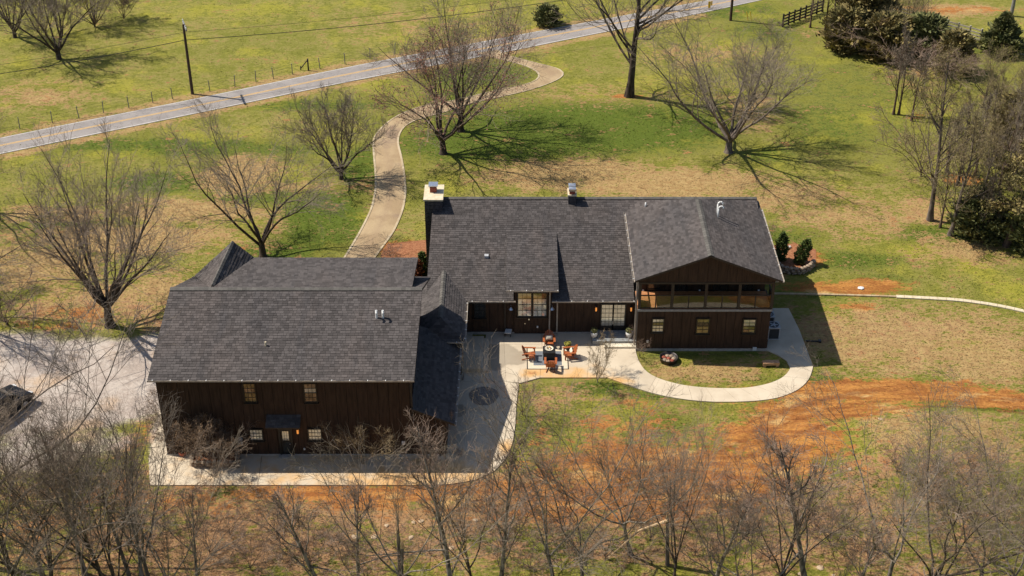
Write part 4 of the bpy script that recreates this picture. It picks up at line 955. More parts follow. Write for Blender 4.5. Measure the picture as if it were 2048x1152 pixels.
ac(Vector((17.95, G(1547, 676).y + .1, 0)), .42, .95, 'large grey air conditioner with round fan grille on the side pad, nearest the lawn walk')
ac(Vector((17.93, G(1546, 647).y, 0)), .36, .70, 'middle one of three grey air conditioners along the balcony wing')
ac(Vector((17.93, G(1545, 628).y, 0)), .33, .68, 'air conditioner at the far end of the row, beside the bare lawn')
# fire pit
a = G(1337, 722); t = empty('fire_pit', (a.x, a.y, 0), 'round rusty steel fire pit ring full of stones on the grass', 'fire pit')
MB().lathe([(.5, 0), (.56, .02), (.6, .34), (.63, .36), (.60, .36), (.55, .32), (.50, .12), (0, .12)], n=24).obj('ring', M['iron'], t, True)
def rock_mesh(seed, sq=.6):
    R = random.Random(seed); mb = MB(); n, mrow = 8, 5; off = [Vector((R.gauss(0, 1), R.gauss(0, 1), R.gauss(0, 1))) for _ in range(4)]
    for i in range(mrow + 1):
        th = math.pi * i / mrow
        for k in range(n):
            ph = 2 * math.pi * k / n; d = Vector((math.sin(th) * math.cos(ph), math.sin(th) * math.sin(ph), math.cos(th)))
            r = .5 * (1 + .16 * sum(math.sin(3 * d.dot(o)) for o in off) / 2); mb.v.append((d.x * r, d.y * r, d.z * r * sq))
    for i in range(mrow):
        for k in range(n): mb.f.append((i*n + k, (i+1)*n + k, (i+1)*n + (k+1) % n, i*n + (k+1) % n))
    return mb.mesh('rock')
RM = [rock_mesh(k) for k in range(5)]
for k in range(9):
    aa = k * .9; r = .33 if k else 0
    o = link('stone', RM[k % 5].copy(), M['wall_stone'] if k % 3 else M['clay_flue'], t, (r * math.cos(aa), r * math.sin(aa), .2)); o.scale = (.32, .3, .36); o.rotation_euler = (0, 0, k)
a = G(1541, 732); t = empty('timber_seat', (a.x, a.y, 0), 'low tan timber block seat at the edge of the curved walk', 'seat', None, math.radians(3))
MB().box(-.55, .55, -.19, .19, .17, .36).obj('seat', M['wood_tan'], t)
for x in (-.42, .42): MB().box(x - .09, x + .09, -.17, .17, 0, .169).obj('leg', M['wood_tan'], t)
# drain pipe lying in the shade
a = G(1610, 683); b = G(1637, 684); o = MB().tube([(a.x, a.y, .06), (b.x, b.y, .06)], .055, 8).box(b.x - .02, b.x + .16, b.y - .12, b.y + .12, 0, .14).obj('drain_pipe', M['black'], None); tag(o, 'black drain pipe lying in the grass beside the balcony wing', 'pipe')
# stone bed beside the barn
def stone_wall(name, pts, h, label, cat, seed, m='wall_stone', rows=3, group=None):
    R = random.Random(seed); P = [Vector(p) for p in pts]
    t = empty(name, tuple(P[0]), label, cat, group); base = P[0]
    L = [0]
    for a_, b_ in zip(P[:-1], P[1:]): L.append(L[-1] + (b_ - a_).length)
    def pt(s):
        j = 0
        while j < len(L) - 2 and L[j + 1] < s: j += 1
        return P[j].lerp(P[j + 1], (s - L[j]) / max(1e-6, L[j + 1] - L[j])), (P[j + 1] - P[j]).normalized()
    hh = h / rows
    for r in range(rows):
        s = -.1 * (r % 2)
        while s < L[-1]:
            ww = R.uniform(.28, .5); q, d = pt(min(L[-1], max(0, s + ww / 2)))
            o = link('stone', RM[R.randrange(5)] if False else RM2[R.randrange(5)], None, t, (q.x - base.x, q.y - base.y, hh * (r + .5)))
            o.scale = (ww * 1.08, R.uniform(.30, .38), hh * 1.9); o.rotation_euler = (0, 0, math.atan2(d.y, d.x) + R.uniform(-.1, .1)); s += ww
    return t
RM2 = []
for me in RM:
    c2_ = me.copy(); c2_.materials.append(M['wall_stone']); RM2.append(c2_)
q0, q1, q2, q3 = G(386, 912), G(386, 936), G(476, 936), G(476, 912)
stone_wall('stone_planter', [q0, q1, q2, q3], .55, 'low stone planting bed on the walk at the barn corner', 'planting bed', 3)
mu = MB().prism_z([(q0.x, q0.y), (q1.x, q1.y), (q2.x, q2.y), (q3.x, q3.y)], .082, .42).obj('bed_soil', M['mulch']); tag(mu, 'brown soil filling the stone planting bed beside the barn', 'soil')
# curved stone wall and mulch bed at the far side of the wing
CW = [G(*p) for p in ((1553, 536), (1565, 545), (1585, 549), (1605, 548), (1620, 540), (1627, 531))]
stone_wall('stone_retaining_wall', CW, .6, 'curved dry stone retaining wall below two small conifers', 'retaining wall', 8)
mb = MB().prism_z([(p.x, p.y) for p in [G(*q) for q in ((1540, 492), (1590, 487), (1632, 500), (1632, 522), (1620, 538), (1600, 544), (1565, 541), (1545, 530))]], -.02, .03).obj('mulch_bed', M['mulch']); mb['kind'] = 'structure'
mb = MB().prism_z([(p.x, p.y) for p in [G(*q) for q in ((760, 512), (775, 488), (852, 480), (858, 548), (838, 556), (780, 530))]], -.02, .028).obj('mulch_bed', M['mulch']); mb['kind'] = 'structure'
# mulch island in the courtyard
ic = G(968, 794); IS = [(ic.x + .95 * math.cos(a_) * (1 + .06 * math.sin(3 * a_)), ic.y + 1.0 * math.sin(a_)) for a_ in [k * math.pi / 14 for k in range(28)]]
o = MB().prism_z(IS, .05, .105).obj('gravel_island', M['gravel_dark']); o['kind'] = 'structure'
# edging line across the lawn
E0 = smooth(resample([G(*q) for q in ((1545, 588), (1650, 590), (1790, 594), (1850, 597), (1920, 601), (1990, 611), (2060, 626), (2200, 668))], 40), 2)
eg = empty('lawn_edging', (0, 0, 0)); eg['kind'] = 'structure'
for i in range(39):
    a_, b_ = E0[i], E0[i + 1]; d = (b_ - a_).normalized(); sd = Vector((-d.y, d.x, 0)) * (.09 if i < 15 else .17); a2 = a_ + d * .02
    MB().prism_z([tuple((a2 - sd)[:2]), tuple((b_ - sd)[:2]), tuple((b_ + sd)[:2]), tuple((a2 + sd)[:2])], -.02, .09).obj('timber' if i < 15 else 'paver', M['edge_timber'] if i < 15 else M['cap_stone'], eg)
o = link('rock', RM2[2].copy(), None); o.data.materials.clear(); o.data.materials.append(M['white']); p = G(1722, 577); o.location = (p.x, p.y, .05); o.scale = (.5, .4, .25); tag(o, 'flat white stone lying on the bare dirt patch by the edging', 'rock')
o = link('rock', RM2[1].copy(), None); o.data.materials.clear(); o.data.materials.append(M['white']); p = G(1579, 496); o.location = (p.x, p.y, .12); o.scale = (.25, .25, .3); tag(o, 'small white stone between the two conifers on the mulch bed', 'rock')

# ------------------------------------------------------------------ utility poles and wires
def pole(base, h, m, label, arm=None, r=.15):
    t = empty('utility_pole', tuple(base), label, 'utility pole')
    MB().cyl((0, 0, -.3), (0, 0, h), r, r * .72, 12).obj('post', M[m], t)
    if arm:
        a = Vector(arm).normalized(); Mx = Matrix.Translation((0, 0, h - .18)) @ Matrix.Rotation(math.atan2(a.y, a.x), 4, 'Z')
        MB().box(-1.15, 1.15, -.16, -.04, -.06, .07, Mx).obj('crossarm', M['pole_grey'], t)
        for x in (-1.05, -.55, .1, .55, 1.05):
            q = Mx @ Vector((x, -.1, .07)); MB().lathe([(.03, 0), (.06, .04), (.05, .1), (.07, .13), (.03, .22), (0, .23)], tuple(q), 8).obj('insulator', M['white'], t, True)
        MB().tube([Mx @ Vector((-.6, -.1, -.05)), Vector((0, 0, h - .85))], .02, 5).tube([Mx @ Vector((.6, -.1, -.05)), Vector((0, 0, h - .85))], .02, 5).obj('brace', M['iron'], t)
    return t
P1 = G(385, 188); P2 = G(1461, 41); P3 = G(2022, 32)
rdir = (P2 - P1).normalized(); perp = Vector((-rdir.y, rdir.x, 0))
pole(P1, 6.85, 'pole_wood', 'dark wooden utility pole with crossarm beside the road', perp)
pole(P2, 7.2, 'pole_wood', 'wooden utility pole on the grass bank by the yellow road marker', perp)
pole(P3, 6.5, 'pole_grey', 'grey utility pole behind the pale board fence', None, .2)
def wire(a, b, sag, r, label):
    pts = [a.lerp(b, k / 24) - Vector((0, 0, sag * 4 * (k / 24) * (1 - k / 24))) for k in range(25)]
    o = MB().tube([q - a for q in pts], r, 5).obj('power_line', M['wire']); o.location = a; tag(o, label, 'cable', 'cables along the road'); return o
Pm = P1 - rdir * 45 + Vector((0, 0, 0))
for z, sg_, r, off, nm in ((5.35, .9, .03, 0, 'thick lower cable'), (6.1, .8, .014, 0, 'thin upper cable')):
    U = Vector((0, 0, z)); wire(P1 + U, P2 + U, sg_, r, nm + ' strung between the crossarm pole and the grass bank pole')
    wire(Pm + U - Vector((0, 0, .4)), P1 + U, sg_, r, nm + ' running from the crossarm pole past the bare field trees')
# road marker and guy guards
a = G(1418, 20); t = empty('road_marker', tuple(a), 'yellow road marker sign on a post at the road edge', 'sign')
MB().cyl((0, 0, 0), (0, 0, .8), .03, n=6).obj('post', M['pole_grey'], t); MB().box(-.13, .13, -.03, .0, .25, .95).obj('sign_plate', M['yellow_sign'], t)
MB().box(.16, .3, -.03, .0, .5, 1.0).obj('sign_plate', M['yellow_sign'], t)
for dx, lb in ((0, 'yellow guy wire guard leaning towards the utility pole'), (7, 'yellow guy wire guard next to the pale dry grass clump')):
    a = G(1496 + dx, 41); o = MB().cyl((0, 0, 0), (-.22, 0, .95), .035, n=6).obj('guy_guard', M['yellow_sign']); o.location = a; tag(o, lb, 'guy guard')
# ------------------------------------------------------------------ fences
def wire_fence():
    t = empty('wire_fence', tuple(G(105, 246)), 'thin wire fence on wooden posts along the field side of the road', 'fence'); b = G(105, 246)
    P = [G(*q) for q in ((40, 258), (105, 246), (158, 236), (207, 226), (258, 216), (306, 206), (345, 198), (420, 183), (470, 173), (512, 164), (547, 157), (585, 149), (640, 138), (690, 128), (740, 118), (790, 108))]
    me = MB().cyl((0, 0, -.1), (0, 0, 1.15), .045, .04, 6).mesh('post')
    R = random.Random(3)
    for p in P:
        o = link('post', me, M['pole_grey'], t, tuple(p - b)); o.rotation_euler = (R.uniform(-.06, .06), R.uniform(-.06, .06), 0)
    for z in (.4, .75, 1.05): MB().tube([p - b + Vector((0, 0, z)) for p in P], .006, 4).obj('wire', M['iron'], t)
wire_fence()
a = G(617, 141); t = empty('fence_brace', tuple(a), 'dark timber fence brace forming a triangle by the road', 'fence brace')
MB().cyl((0, 0, 0), (0, 0, 1.2), .07, n=8).obj('post', M['fence_black'], t); MB().cyl((0, 0, 1.1), (-.75, .1, .15), .05, n=8).obj('brace', M['fence_black'], t); MB().cyl((-.75, .1, 0), (-.75, .1, .4), .05, n=8).obj('post', M['fence_black'], t)
def board_fence(px, m, label, n_rails=4, h=1.3):
    P = [G(*q) for q in px]; t = empty('board_fence', tuple(P[0]), label, 'fence'); b = P[0]
    me = MB().box(-.08, .08, -.08, .08, -.1, h + .12).mesh('post')
    for p in P: link('post', me, M[m], t, tuple(p - b))
    for i in range(len(P) - 1):
        d = P[i + 1] - P[i]; L = d.length
        for k in range(n_rails):
            z = h * (k + .8) / n_rails
            o = MB().box(.09, L - .09, -.10, -.06, z - .08, z + .08).obj('rail', M[m], t); o.location = P[i] - b; o.rotation_euler = (0, 0, math.atan2(d.y, d.x))
board_fence([(1565 + k * 11.3, 54 - k * 4.3) for k in range(8)], 'fence_black', 'black four rail board fence beside the bare trees')
board_fence([(1776 + k * 23, 33 + k * 6.4) for k in range(9)] , 'fence_pale', 'weathered pale four rail board fence behind the conifers')
board_fence([(1990, 94), (2013, 102), (2036, 110), (2060, 118)], 'fence_pale', 'short weathered pale board fence behind the yellow green tree')
# ------------------------------------------------------------------ rocks on the clay bank
R = random.Random(21); kinds = []
RM3 = []
for me in RM:
    c3 = me.copy(); c3.materials.append(M['rock']); RM3.append(c3)
spots = [(790,1046),(812,1045),(838,1055),(858,1058),(880,1060),(821,1075),(838,1088),(880,1086),(905,1062),(940,1055),(975,1052),(1005,1050),(1030,1048),(1060,1052),(700,1070),(725,1072),(1380,1005),(1440,1005),(1490,1003),(1530,1010),(1560,1000),(1590,985),(1640,975),(1655,970),(1700,950),(1690,960),(1610,995),(1570,990),(1532,1040),(1540,1108),(1640,1135),(1655,1138),(1625,1140),(1760,855),(1752,868),(1900,752),(280,1000),(1715,1118),(1835,968),(1270,1050)]
for i, (x, y) in enumerate(spots):
    p = G(x + R.uniform(-25, 25), y + R.uniform(-14, 14)); s = R.uniform(.10, .36)
    o = link('rock', RM3[i % 5], None); o.location = (p.x, p.y, .03 + mound(p.x, p.y)); o.scale = (s * 1.3, s, s * .6); o.rotation_euler = (R.uniform(-.2, .2), R.uniform(-.2, .2), R.uniform(0, 6))
    tag(o, 'pale limestone rock lying on the clay bank among the bare trees', 'rock', 'pale rocks on the clay bank')
# ------------------------------------------------------------------ the car on the gravel
def car(loc, rz):
    t = empty('parked_car', (loc.x, loc.y, 0), 'black car parked on the gravel yard behind bare branches', 'car', None, rz)
    W = .9
    side = [(-2.25, .42), (-2.28, .78), (-2.1, .98), (-1.15, 1.04), (1.2, 1.02), (2.05, .86), (2.25, .68), (2.27, .38), (1.9, .28), (-2.0, .28)]
    mb = MB(); n = len(side)
    rows = [(-W, .0), (-W * .985, .06), (W * .985, .06), (W, .0)]
    rings = []
    for y, _ in ((-W * .9, 0), (-W, 0), (W, 0), (W * .9, 0)):
        k = .94 if abs(y) < W else 1.0
        rings.append([(x * (1 if k == 1 else .985), y, .28 + (z - .28) * (1 if k == 1 else 1.02)) for x, z in side])
    rings = [[(x, -W, z) for x, z in side], [(x * .99, -W * .8, z + (.03 if z > .7 else 0)) for x, z in side], [(x * .995, 0, z + (.06 if z > .7 else 0)) for x, z in side], [(x * .99, W * .8, z + (.03 if z > .7 else 0)) for x, z in side], [(x, W, z) for x, z in side]]
    for r in rings: mb.v += r
    for i in range(4):
        for k in range(n): mb.f.append((i*n + k, (i+1)*n + k, (i+1)*n + (k+1) % n, i*n + (k+1) % n))
    mb.f += [tuple(range(n)), tuple(range(5*n - 1, 4*n - 1, -1))]; mb.obj('body', M['car_paint'], t, False)
    cab = [(-1.75, 1.03), (-1.2, 1.48), (-.6, 1.56), (.2, 1.54), (.62, 1.44), (1.25, 1.03)]
    c = MB(); m_ = len(cab)
    for y, s in ((-.82, 0), (-.62, 1), (.62, 1), (.82, 0)): c.v += [(x, y if z < 1.2 else math.copysign(.64, y), z) for x, z in cab] if s == 0 else [(x, y * (1 if z < 1.2 else .95), z + .02) for x, z in cab]
    for i in range(3):
        for k in range(m_ - 1): c.f.append((i*m_ + k, i*m_ + k + 1, (i+1)*m_ + k + 1, (i+1)*m_ + k))
    c.f += [tuple(range(m_ - 1, -1, -1)), tuple(range(3*m_, 4*m_))]; g = c.obj('cabin', M['car_paint'], t)
    def pane(v): MB().add(v, [(0, 1, 2, 3)]).obj('car_window', M['car_glass'], g)
    pane([(.68, -.58, 1.445), (.68, .58, 1.445), (1.22, .72, 1.085), (1.22, -.72, 1.085)]); pane([(-1.24, .56, 1.50), (-1.24, -.56, 1.50), (-1.72, -.7, 1.10), (-1.72, .7, 1.10)])
    for s in (-1, 1):
        pane([(-1.1, s * .69, 1.43), (-.2, s * .69, 1.46), (-.2, s * .815, 1.1), (-1.35, s * .815, 1.1)]); pane([(-.1, s * .69, 1.46), (.5, s * .69, 1.42), (.95, s * .815, 1.1), (-.1, s * .815, 1.1)])
        for x in (-1.4, 1.42):
            wl = MB().cyl((x, s * .74, .33), (x, s * .93, .33), .33, n=20).obj('wheel', M['rubber'], t); MB().cyl((x, s * .90, .33), (x, s * .945, .33), .2, n=12).obj('rim', M['steel'], wl)
        MB().box(2.1, 2.27, s * .72 - .16, s * .72 + .16, .62, .76).obj('headlight', M['lamp_clear'], t); MB().box(-2.29, -2.15, s * .72 - .15, s * .72 + .15, .72, .9).obj('tail_light', M['lamp_red'], t)
        MB().box(.62, .8, s * 1.0 - .08, s * 1.0 + .08, 1.02, 1.16).obj('mirror', M['car_paint'], t)
p = G(-2, 832); car(p, math.atan2(.87, .48))
# ------------------------------------------------------------------ bare trees
def rot_about(v, ax, a):
    c, s = math.cos(a), math.sin(a); return v * c + ax.cross(v) * s + ax * (ax.dot(v)) * (1 - c)
class Tree:
    def __init__(s, seed): s.R = random.Random(seed); s.br = []; s.tips = []
    def grow(s, p, d, L, r, segs, wob, up, r_end, lvl):
        R = s.R; pts = [p]; rad = [r]; step = L / segs
        for i in range(segs):
            d = (d + Vector((R.gauss(0, wob), R.gauss(0, wob), R.gauss(0, wob) + up))).normalized()
            p = p + d * step; pts.append(p); t = (i + 1) / segs; rad.append(r + (r_end - r) * t ** .8)
        if lvl == 0: rad[0] *= 1.5; rad[1] *= 1.04
        s.br.append((lvl, pts, rad)); return pts, rad, d
    def child(s, pts, rad, t, ang, az=None):
        n = len(pts) - 1; f = t * n; i = min(n - 1, int(f)); q = pts[i].lerp(pts[i + 1], f - i)
        d = (pts[i + 1] - pts[i]).normalized(); u = d.orthogonal().normalized()
        u = rot_about(u, d, s.R.uniform(0, 6.283) if az is None else az)
        return q, rot_about(d, d.cross(u).normalized(), ang), rad[i] + (rad[i + 1] - rad[i]) * (f - i)
def mesh_branches(name, br, k):
    V = []; Fc = []; base = 0
    ang = np.arange(k) * 2 * np.pi / k; ca, sa = np.cos(ang), np.sin(ang)
    groups = {}
    for b in br: groups.setdefault(len(b[1]), []).append(b)
    for n, L in groups.items():
        P = np.array([[tuple(q) for q in b[1]] for b in L]); Rr = np.array([b[2] for b in L])
        D = P[:, -1] - P[:, 0]; D /= np.linalg.norm(D, axis=1, keepdims=True) + 1e-9
        ref = np.where(np.abs(D[:, 2:3]) < .9, np.array([[0, 0, 1.]]), np.array([[1., 0, 0]]))
        U = np.cross(D, ref); U /= np.linalg.norm(U, axis=1, keepdims=True) + 1e-9; W_ = np.cross(D, U)
        off = U[:, None, :] * ca[None, :, None] + W_[:, None, :] * sa[None, :, None]        # B,k,3
        vv = P[:, :, None, :] + off[:, None, :, :] * Rr[:, :, None, None]
        B = len(L); V.append(vv.reshape(-1, 3))
        b0 = base + np.arange(B)[:, None, None] * (n * k) + np.arange(n - 1)[None, :, None] * k
        kk = np.arange(k)[None, None, :]; k2 = (kk + 1) % k
        Fc.append(np.stack([b0 + kk, b0 + k2, b0 + k + k2, b0 + k + kk], -1).reshape(-1, 4)); base += B * n * k
    return np_mesh(name, np.concatenate(V), np.concatenate(Fc))
def np_mesh(name, V, Q):
    me = bpy.data.meshes.new(name); nv = Q.shape[1]
    me.vertices.add(len(V)); me.vertices.foreach_set('co', V.astype(np.float32).ravel())
    me.loops.add(Q.size); me.loops.foreach_set('vertex_index', Q.astype(np.int32).ravel())
    me.polygons.add(len(Q)); me.polygons.foreach_set('loop_start', np.arange(0, Q.size, nv, dtype=np.int32)); me.update(calc_edges=True)
    return me
def leaf_mesh(name, pts, size, seed, per=1, spread=.1):
    rg = np.random.default_rng(seed); P = np.repeat(np.array(pts), per, 0); n = len(P); P = P + rg.normal(0, spread, (n, 3))
    A = rg.normal(0, 1, (n, 3)); A /= np.linalg.norm(A, axis=1, keepdims=True); B = rg.normal(0, 1, (n, 3)); B -= A * (A * B).sum(1, keepdims=True); B /= np.linalg.norm(B, axis=1, keepdims=True)
    s = size * rg.uniform(.6, 1.5, (n, 1))
    V = np.stack([P - A * s * .5, P + B * s * .4, P + A * s * .6, P - B * s * .4], 1).reshape(-1, 3)
    return np_mesh(name, V, np.arange(4 * n).reshape(-1, 4))
def make_tree(seed, h, r, fork=.18, limbs=6, ang=(18, 48), c1=7, c2=6, c3=5, up=.05, lead=False, twig=.0075, len_k=1.0, lean=0.0, wob=.10, low=.25):
    T = Tree(seed); R = T.R
    tp, tr, td = T.grow(Vector((0, 0, -.15)), Vector((lean, R.uniform(-.04, .04), 1)).normalized(), h * (fork if not lead else .93) + .15, r * 1.12, 5 if not lead else 11, .035 if not lead else .05, .02, r * (.78 if not lead else .12), 0)
    lim = []
    for i in range(limbs):
        az = 2 * math.pi * (i + R.uniform(-.3, .3)) / limbs * (1 if not lead else 2.4)
        if lead:
            t = .14 + .80 * (i / limbs) + R.uniform(-.03, .03); a = math.radians(R.uniform(*ang)) * (1.1 - .45 * t); L = h * (1.02 - t) * .62 * R.uniform(.75, 1.15) * len_k
        else:
            t = R.uniform(.70, 1.0); a = math.radians(R.uniform(*ang)) * (.35 if i == 0 else 1); L = h * (1 - fork) * R.uniform(.85, 1.1) / max(.62, math.cos(a)) * .98 * len_k
        q, d, rr = T.child(tp, tr, min(.99, t), a, az)
        p_, r_, _ = T.grow(q, d, L, min(rr * .8, r * (.48 if not lead else .34)), 9, wob, up, .014, 1); lim.append((p_, r_, L))
    if lead: lim.append((tp[5:], tr[5:], h * .5))
    n2 = []
    for p_, r_, L in lim:
        for k in range(c1):
            t = low + (.97 - low) * (k + R.random()) / c1; q, d, rr = T.child(p_, r_, t, math.radians(R.uniform(22, 52)))
            l2 = L * (.52 * (1 - t) + .16) * R.uniform(.7, 1.25); a_, b_, _ = T.grow(q, d, l2, max(rr * .6, .014), 6, .13, up * 1.2, .010, 2); n2.append((a_, b_, l2))
    n3 = []
    for p_, r_, L in n2:
        m_ = max(2, int(round(c2 * min(1.5, .5 + L / (h * .22)))))
        for k in range(m_):
            t = .2 + .78 * (k + R.random()) / m_; q, d, rr = T.child(p_, r_, t, math.radians(R.uniform(22, 55)))
            l3 = L * (.45 * (1 - t) + .22) * R.uniform(.7, 1.3); a_, b_, _ = T.grow(q, d, l3, max(rr * .65, .010), 4, .15, up, twig * .9, 3); n3.append((a_, b_, l3))
    for p_, r_, L in n3:
        for k in range(c3):
            t = .25 + .75 * (k + R.random()) / c3; q, d, rr = T.child(p_, r_, min(t, .99), math.radians(R.uniform(20, 55)))
            l4 = max(.25, L * R.uniform(.3, .6)); a_, b_, _ = T.grow(q, d, l4, twig, 2, .18, up, twig * .55, 4); T.tips += [tuple(a_[-1]), tuple(a_[1])]
    return T
TREE_KINDS = {}
def tree_kind(key, bark_m, twig_m, leaf=None, **kw):
    T = make_tree(**kw)
    tm = mesh_branches('trunk', [b for b in T.br if b[0] <= 1], 8); tm.materials.append(M[bark_m]); tm.polygons.foreach_set('use_smooth', np.ones(len(tm.polygons), bool))
    cm = mesh_branches('crown', [b for b in T.br if b[0] >= 2], 3); cm.materials.append(M[twig_m])
    lm = None
    if leaf: lm = leaf_mesh('foliage', T.tips, leaf[1], 5, leaf[2], leaf[3]); lm.materials.append(M[leaf[0]])
    zz_ = sorted(q[2] for q in T.tips); TREE_KINDS[key] = (tm, cm, lm, zz_[int(len(zz_) * .995)])
def put_tree(key, px, py, h, label, group=None, rz=0, wide=1.0, cat='tree', name='bare_tree', off=None):
    tm, cm, lm, h0 = TREE_KINDS[key]; p = G(px, py) if off is None else off; s = h / h0
    t = empty(name, (p.x, p.y, mound(p.x, p.y)), label, cat, group, rz, (s * wide, s * wide, s))
    link('trunk', tm, None, t); link('crown', cm, None, t)
    if lm: link('foliage', lm, None, t)
    return t
def h_at(px, py, top):                     # height of a tree standing at ground pixel whose tip shows at pixel row top
    g = G(px, py); return at(px, top, g.y).z
tree_kind('fan', 'bark_dark', 'twig_warm', seed=3, h=10, r=.30, fork=.17, limbs=13, ang=(10, 46), c1=9, c2=7, c3=5, up=.05, wob=.07)
tree_kind('vase', 'bark_dark', 'twig_grey', seed=8, h=10, r=.28, fork=.13, limbs=7, ang=(22, 52), c1=10, c2=7, c3=6, up=.05, wob=.11)
tree_kind('broad', 'bark_grey', 'twig_grey', seed=15, h=9, r=.29, fork=.13, limbs=10, ang=(16, 62), c1=10, c2=7, c3=5, up=.045, wob=.10, len_k=1.0)
tree_kind('lead', 'bark_dark', 'twig_grey', seed=21, h=12, r=.21, limbs=30, ang=(40, 70), c1=6, c2=5, c3=4, up=.07, lead=True)
tree_kind('dense', 'bark_dark', 'twig_grey', seed=27, h=6, r=.22, fork=.12, limbs=9, ang=(16, 55), c1=10, c2=7, c3=5, up=.06, wob=.12, twig=.009)
tree_kind('redbud', 'bark_dark', 'twig_warm', ('bud_red', .09, 1, .04), seed=33, h=10, r=.28, fork=.16, limbs=9, ang=(18, 52), c1=9, c2=7, c3=5, up=.05, wob=.12)
tree_kind('slim', 'bark_brown', 'twig_grey', seed=39, h=9, r=.13, limbs=14, ang=(30, 55), c1=5, c2=5, c3=4, up=.08, lead=True, len_k=.75)
tree_kind('slimbud', 'bark_grey', 'twig_olive', ('bud_olive', .055, 1, .05), seed=44, h=11, r=.17, limbs=18, ang=(32, 60), c1=6, c2=5, c3=4, up=.06, lead=True, len_k=.9)
tree_kind('front_a', 'bark_grey', 'twig_dark', seed=51, h=12, r=.16, fork=.26, limbs=5, ang=(14, 46), c1=9, c2=6, c3=4, up=.04, wob=.15, twig=.0075)
tree_kind('front_b', 'bark_dark', 'twig_warm', seed=57, h=12, r=.17, fork=.24, limbs=6, ang=(16, 48), c1=8, c2=6, c3=4, up=.045, wob=.15)
tree_kind('front_c', 'bark_pale', 'twig_grey', seed=64, h=12, r=.15, fork=.26, limbs=5, ang=(14, 46), c1=9, c2=6, c3=4, up=.05, wob=.17)
tree_kind('front_d', 'bark_pale', 'twig_red', seed=69, h=9, r=.13, limbs=12, ang=(30, 58), c1=6, c2=5, c3=4, up=.05, lead=True, len_k=1.0, wob=.14)
tree_kind('brush', 'bark_brown', 'twig_red', seed=75, h=4, r=.06, fork=.08, limbs=7, ang=(14, 58), c1=6, c2=5, c3=3, up=.03, wob=.16, twig=.006)
tree_kind('shrub', 'bark_brown', 'twig_warm', ('dead_leaf', .07, 2, .08), seed=81, h=4, r=.08, fork=.06, limbs=10, ang=(15, 62), c1=7, c2=6, c3=4, up=.03, wob=.15)
tree_kind('sapling', 'bark_pale', 'twig_olive', ('dead_leaf', .04, 1, .04), seed=87, h=3.2, r=.06, fork=.10, limbs=6, ang=(20, 60), c1=6, c2=5, c3=4, up=.05, wob=.14)
tree_kind('willow', 'bark_brown', 'twig_olive', ('bud_olive', .05, 1, .06), seed=93, h=6, r=.14, fork=.06, limbs=14, ang=(10, 55), c1=9, c2=6, c3=4, up=.05, wob=.07)
tree_kind('yellow', 'bark_grey', 'twig_olive', ('bud_yellow', .06, 1, .06), seed=97, h=10, r=.18, fork=.2, limbs=8, ang=(16, 50), c1=7, c2=6, c3=4, up=.04, wob=.13)
def T_(key, px, py, top, label, grow=1.10, **k): return put_tree(key, px, py, h_at(px, py, top) * grow, label, **k)
T_('fan', 221, 652, 345, 'large bare tree with many upright limbs at the corner of the gravel yard', rz=.6, wide=1.0)
T_('vase', 526, 513, 262, 'bare spreading tree rising directly behind the barn roof', rz=1.9, wide=1.0)
T_('dense', 683, 358, 205, 'small dense grey bare tree beside the straight part of the driveway', rz=.4, wide=.85)
T_('redbud', 886, 307, 75, 'bare tree with reddish buds inside the driveway bend, nearer to the house', rz=2.5, wide=1.15)
T_('vase', 922, 262, 0, 'tall dark bare tree where the driveway passes behind its trunk', rz=4.4, wide=.95)
T_('lead', 1258, 192, -190, 'tall bare tree with one straight trunk on the lawn beyond the driveway loop', rz=1.0, wide=.9)
T_('broad', 1457, 304, 62, 'broad round bare tree with pale twigs alone on the lawn behind the house', rz=.9, wide=1.12)
TR = random.Random(12)
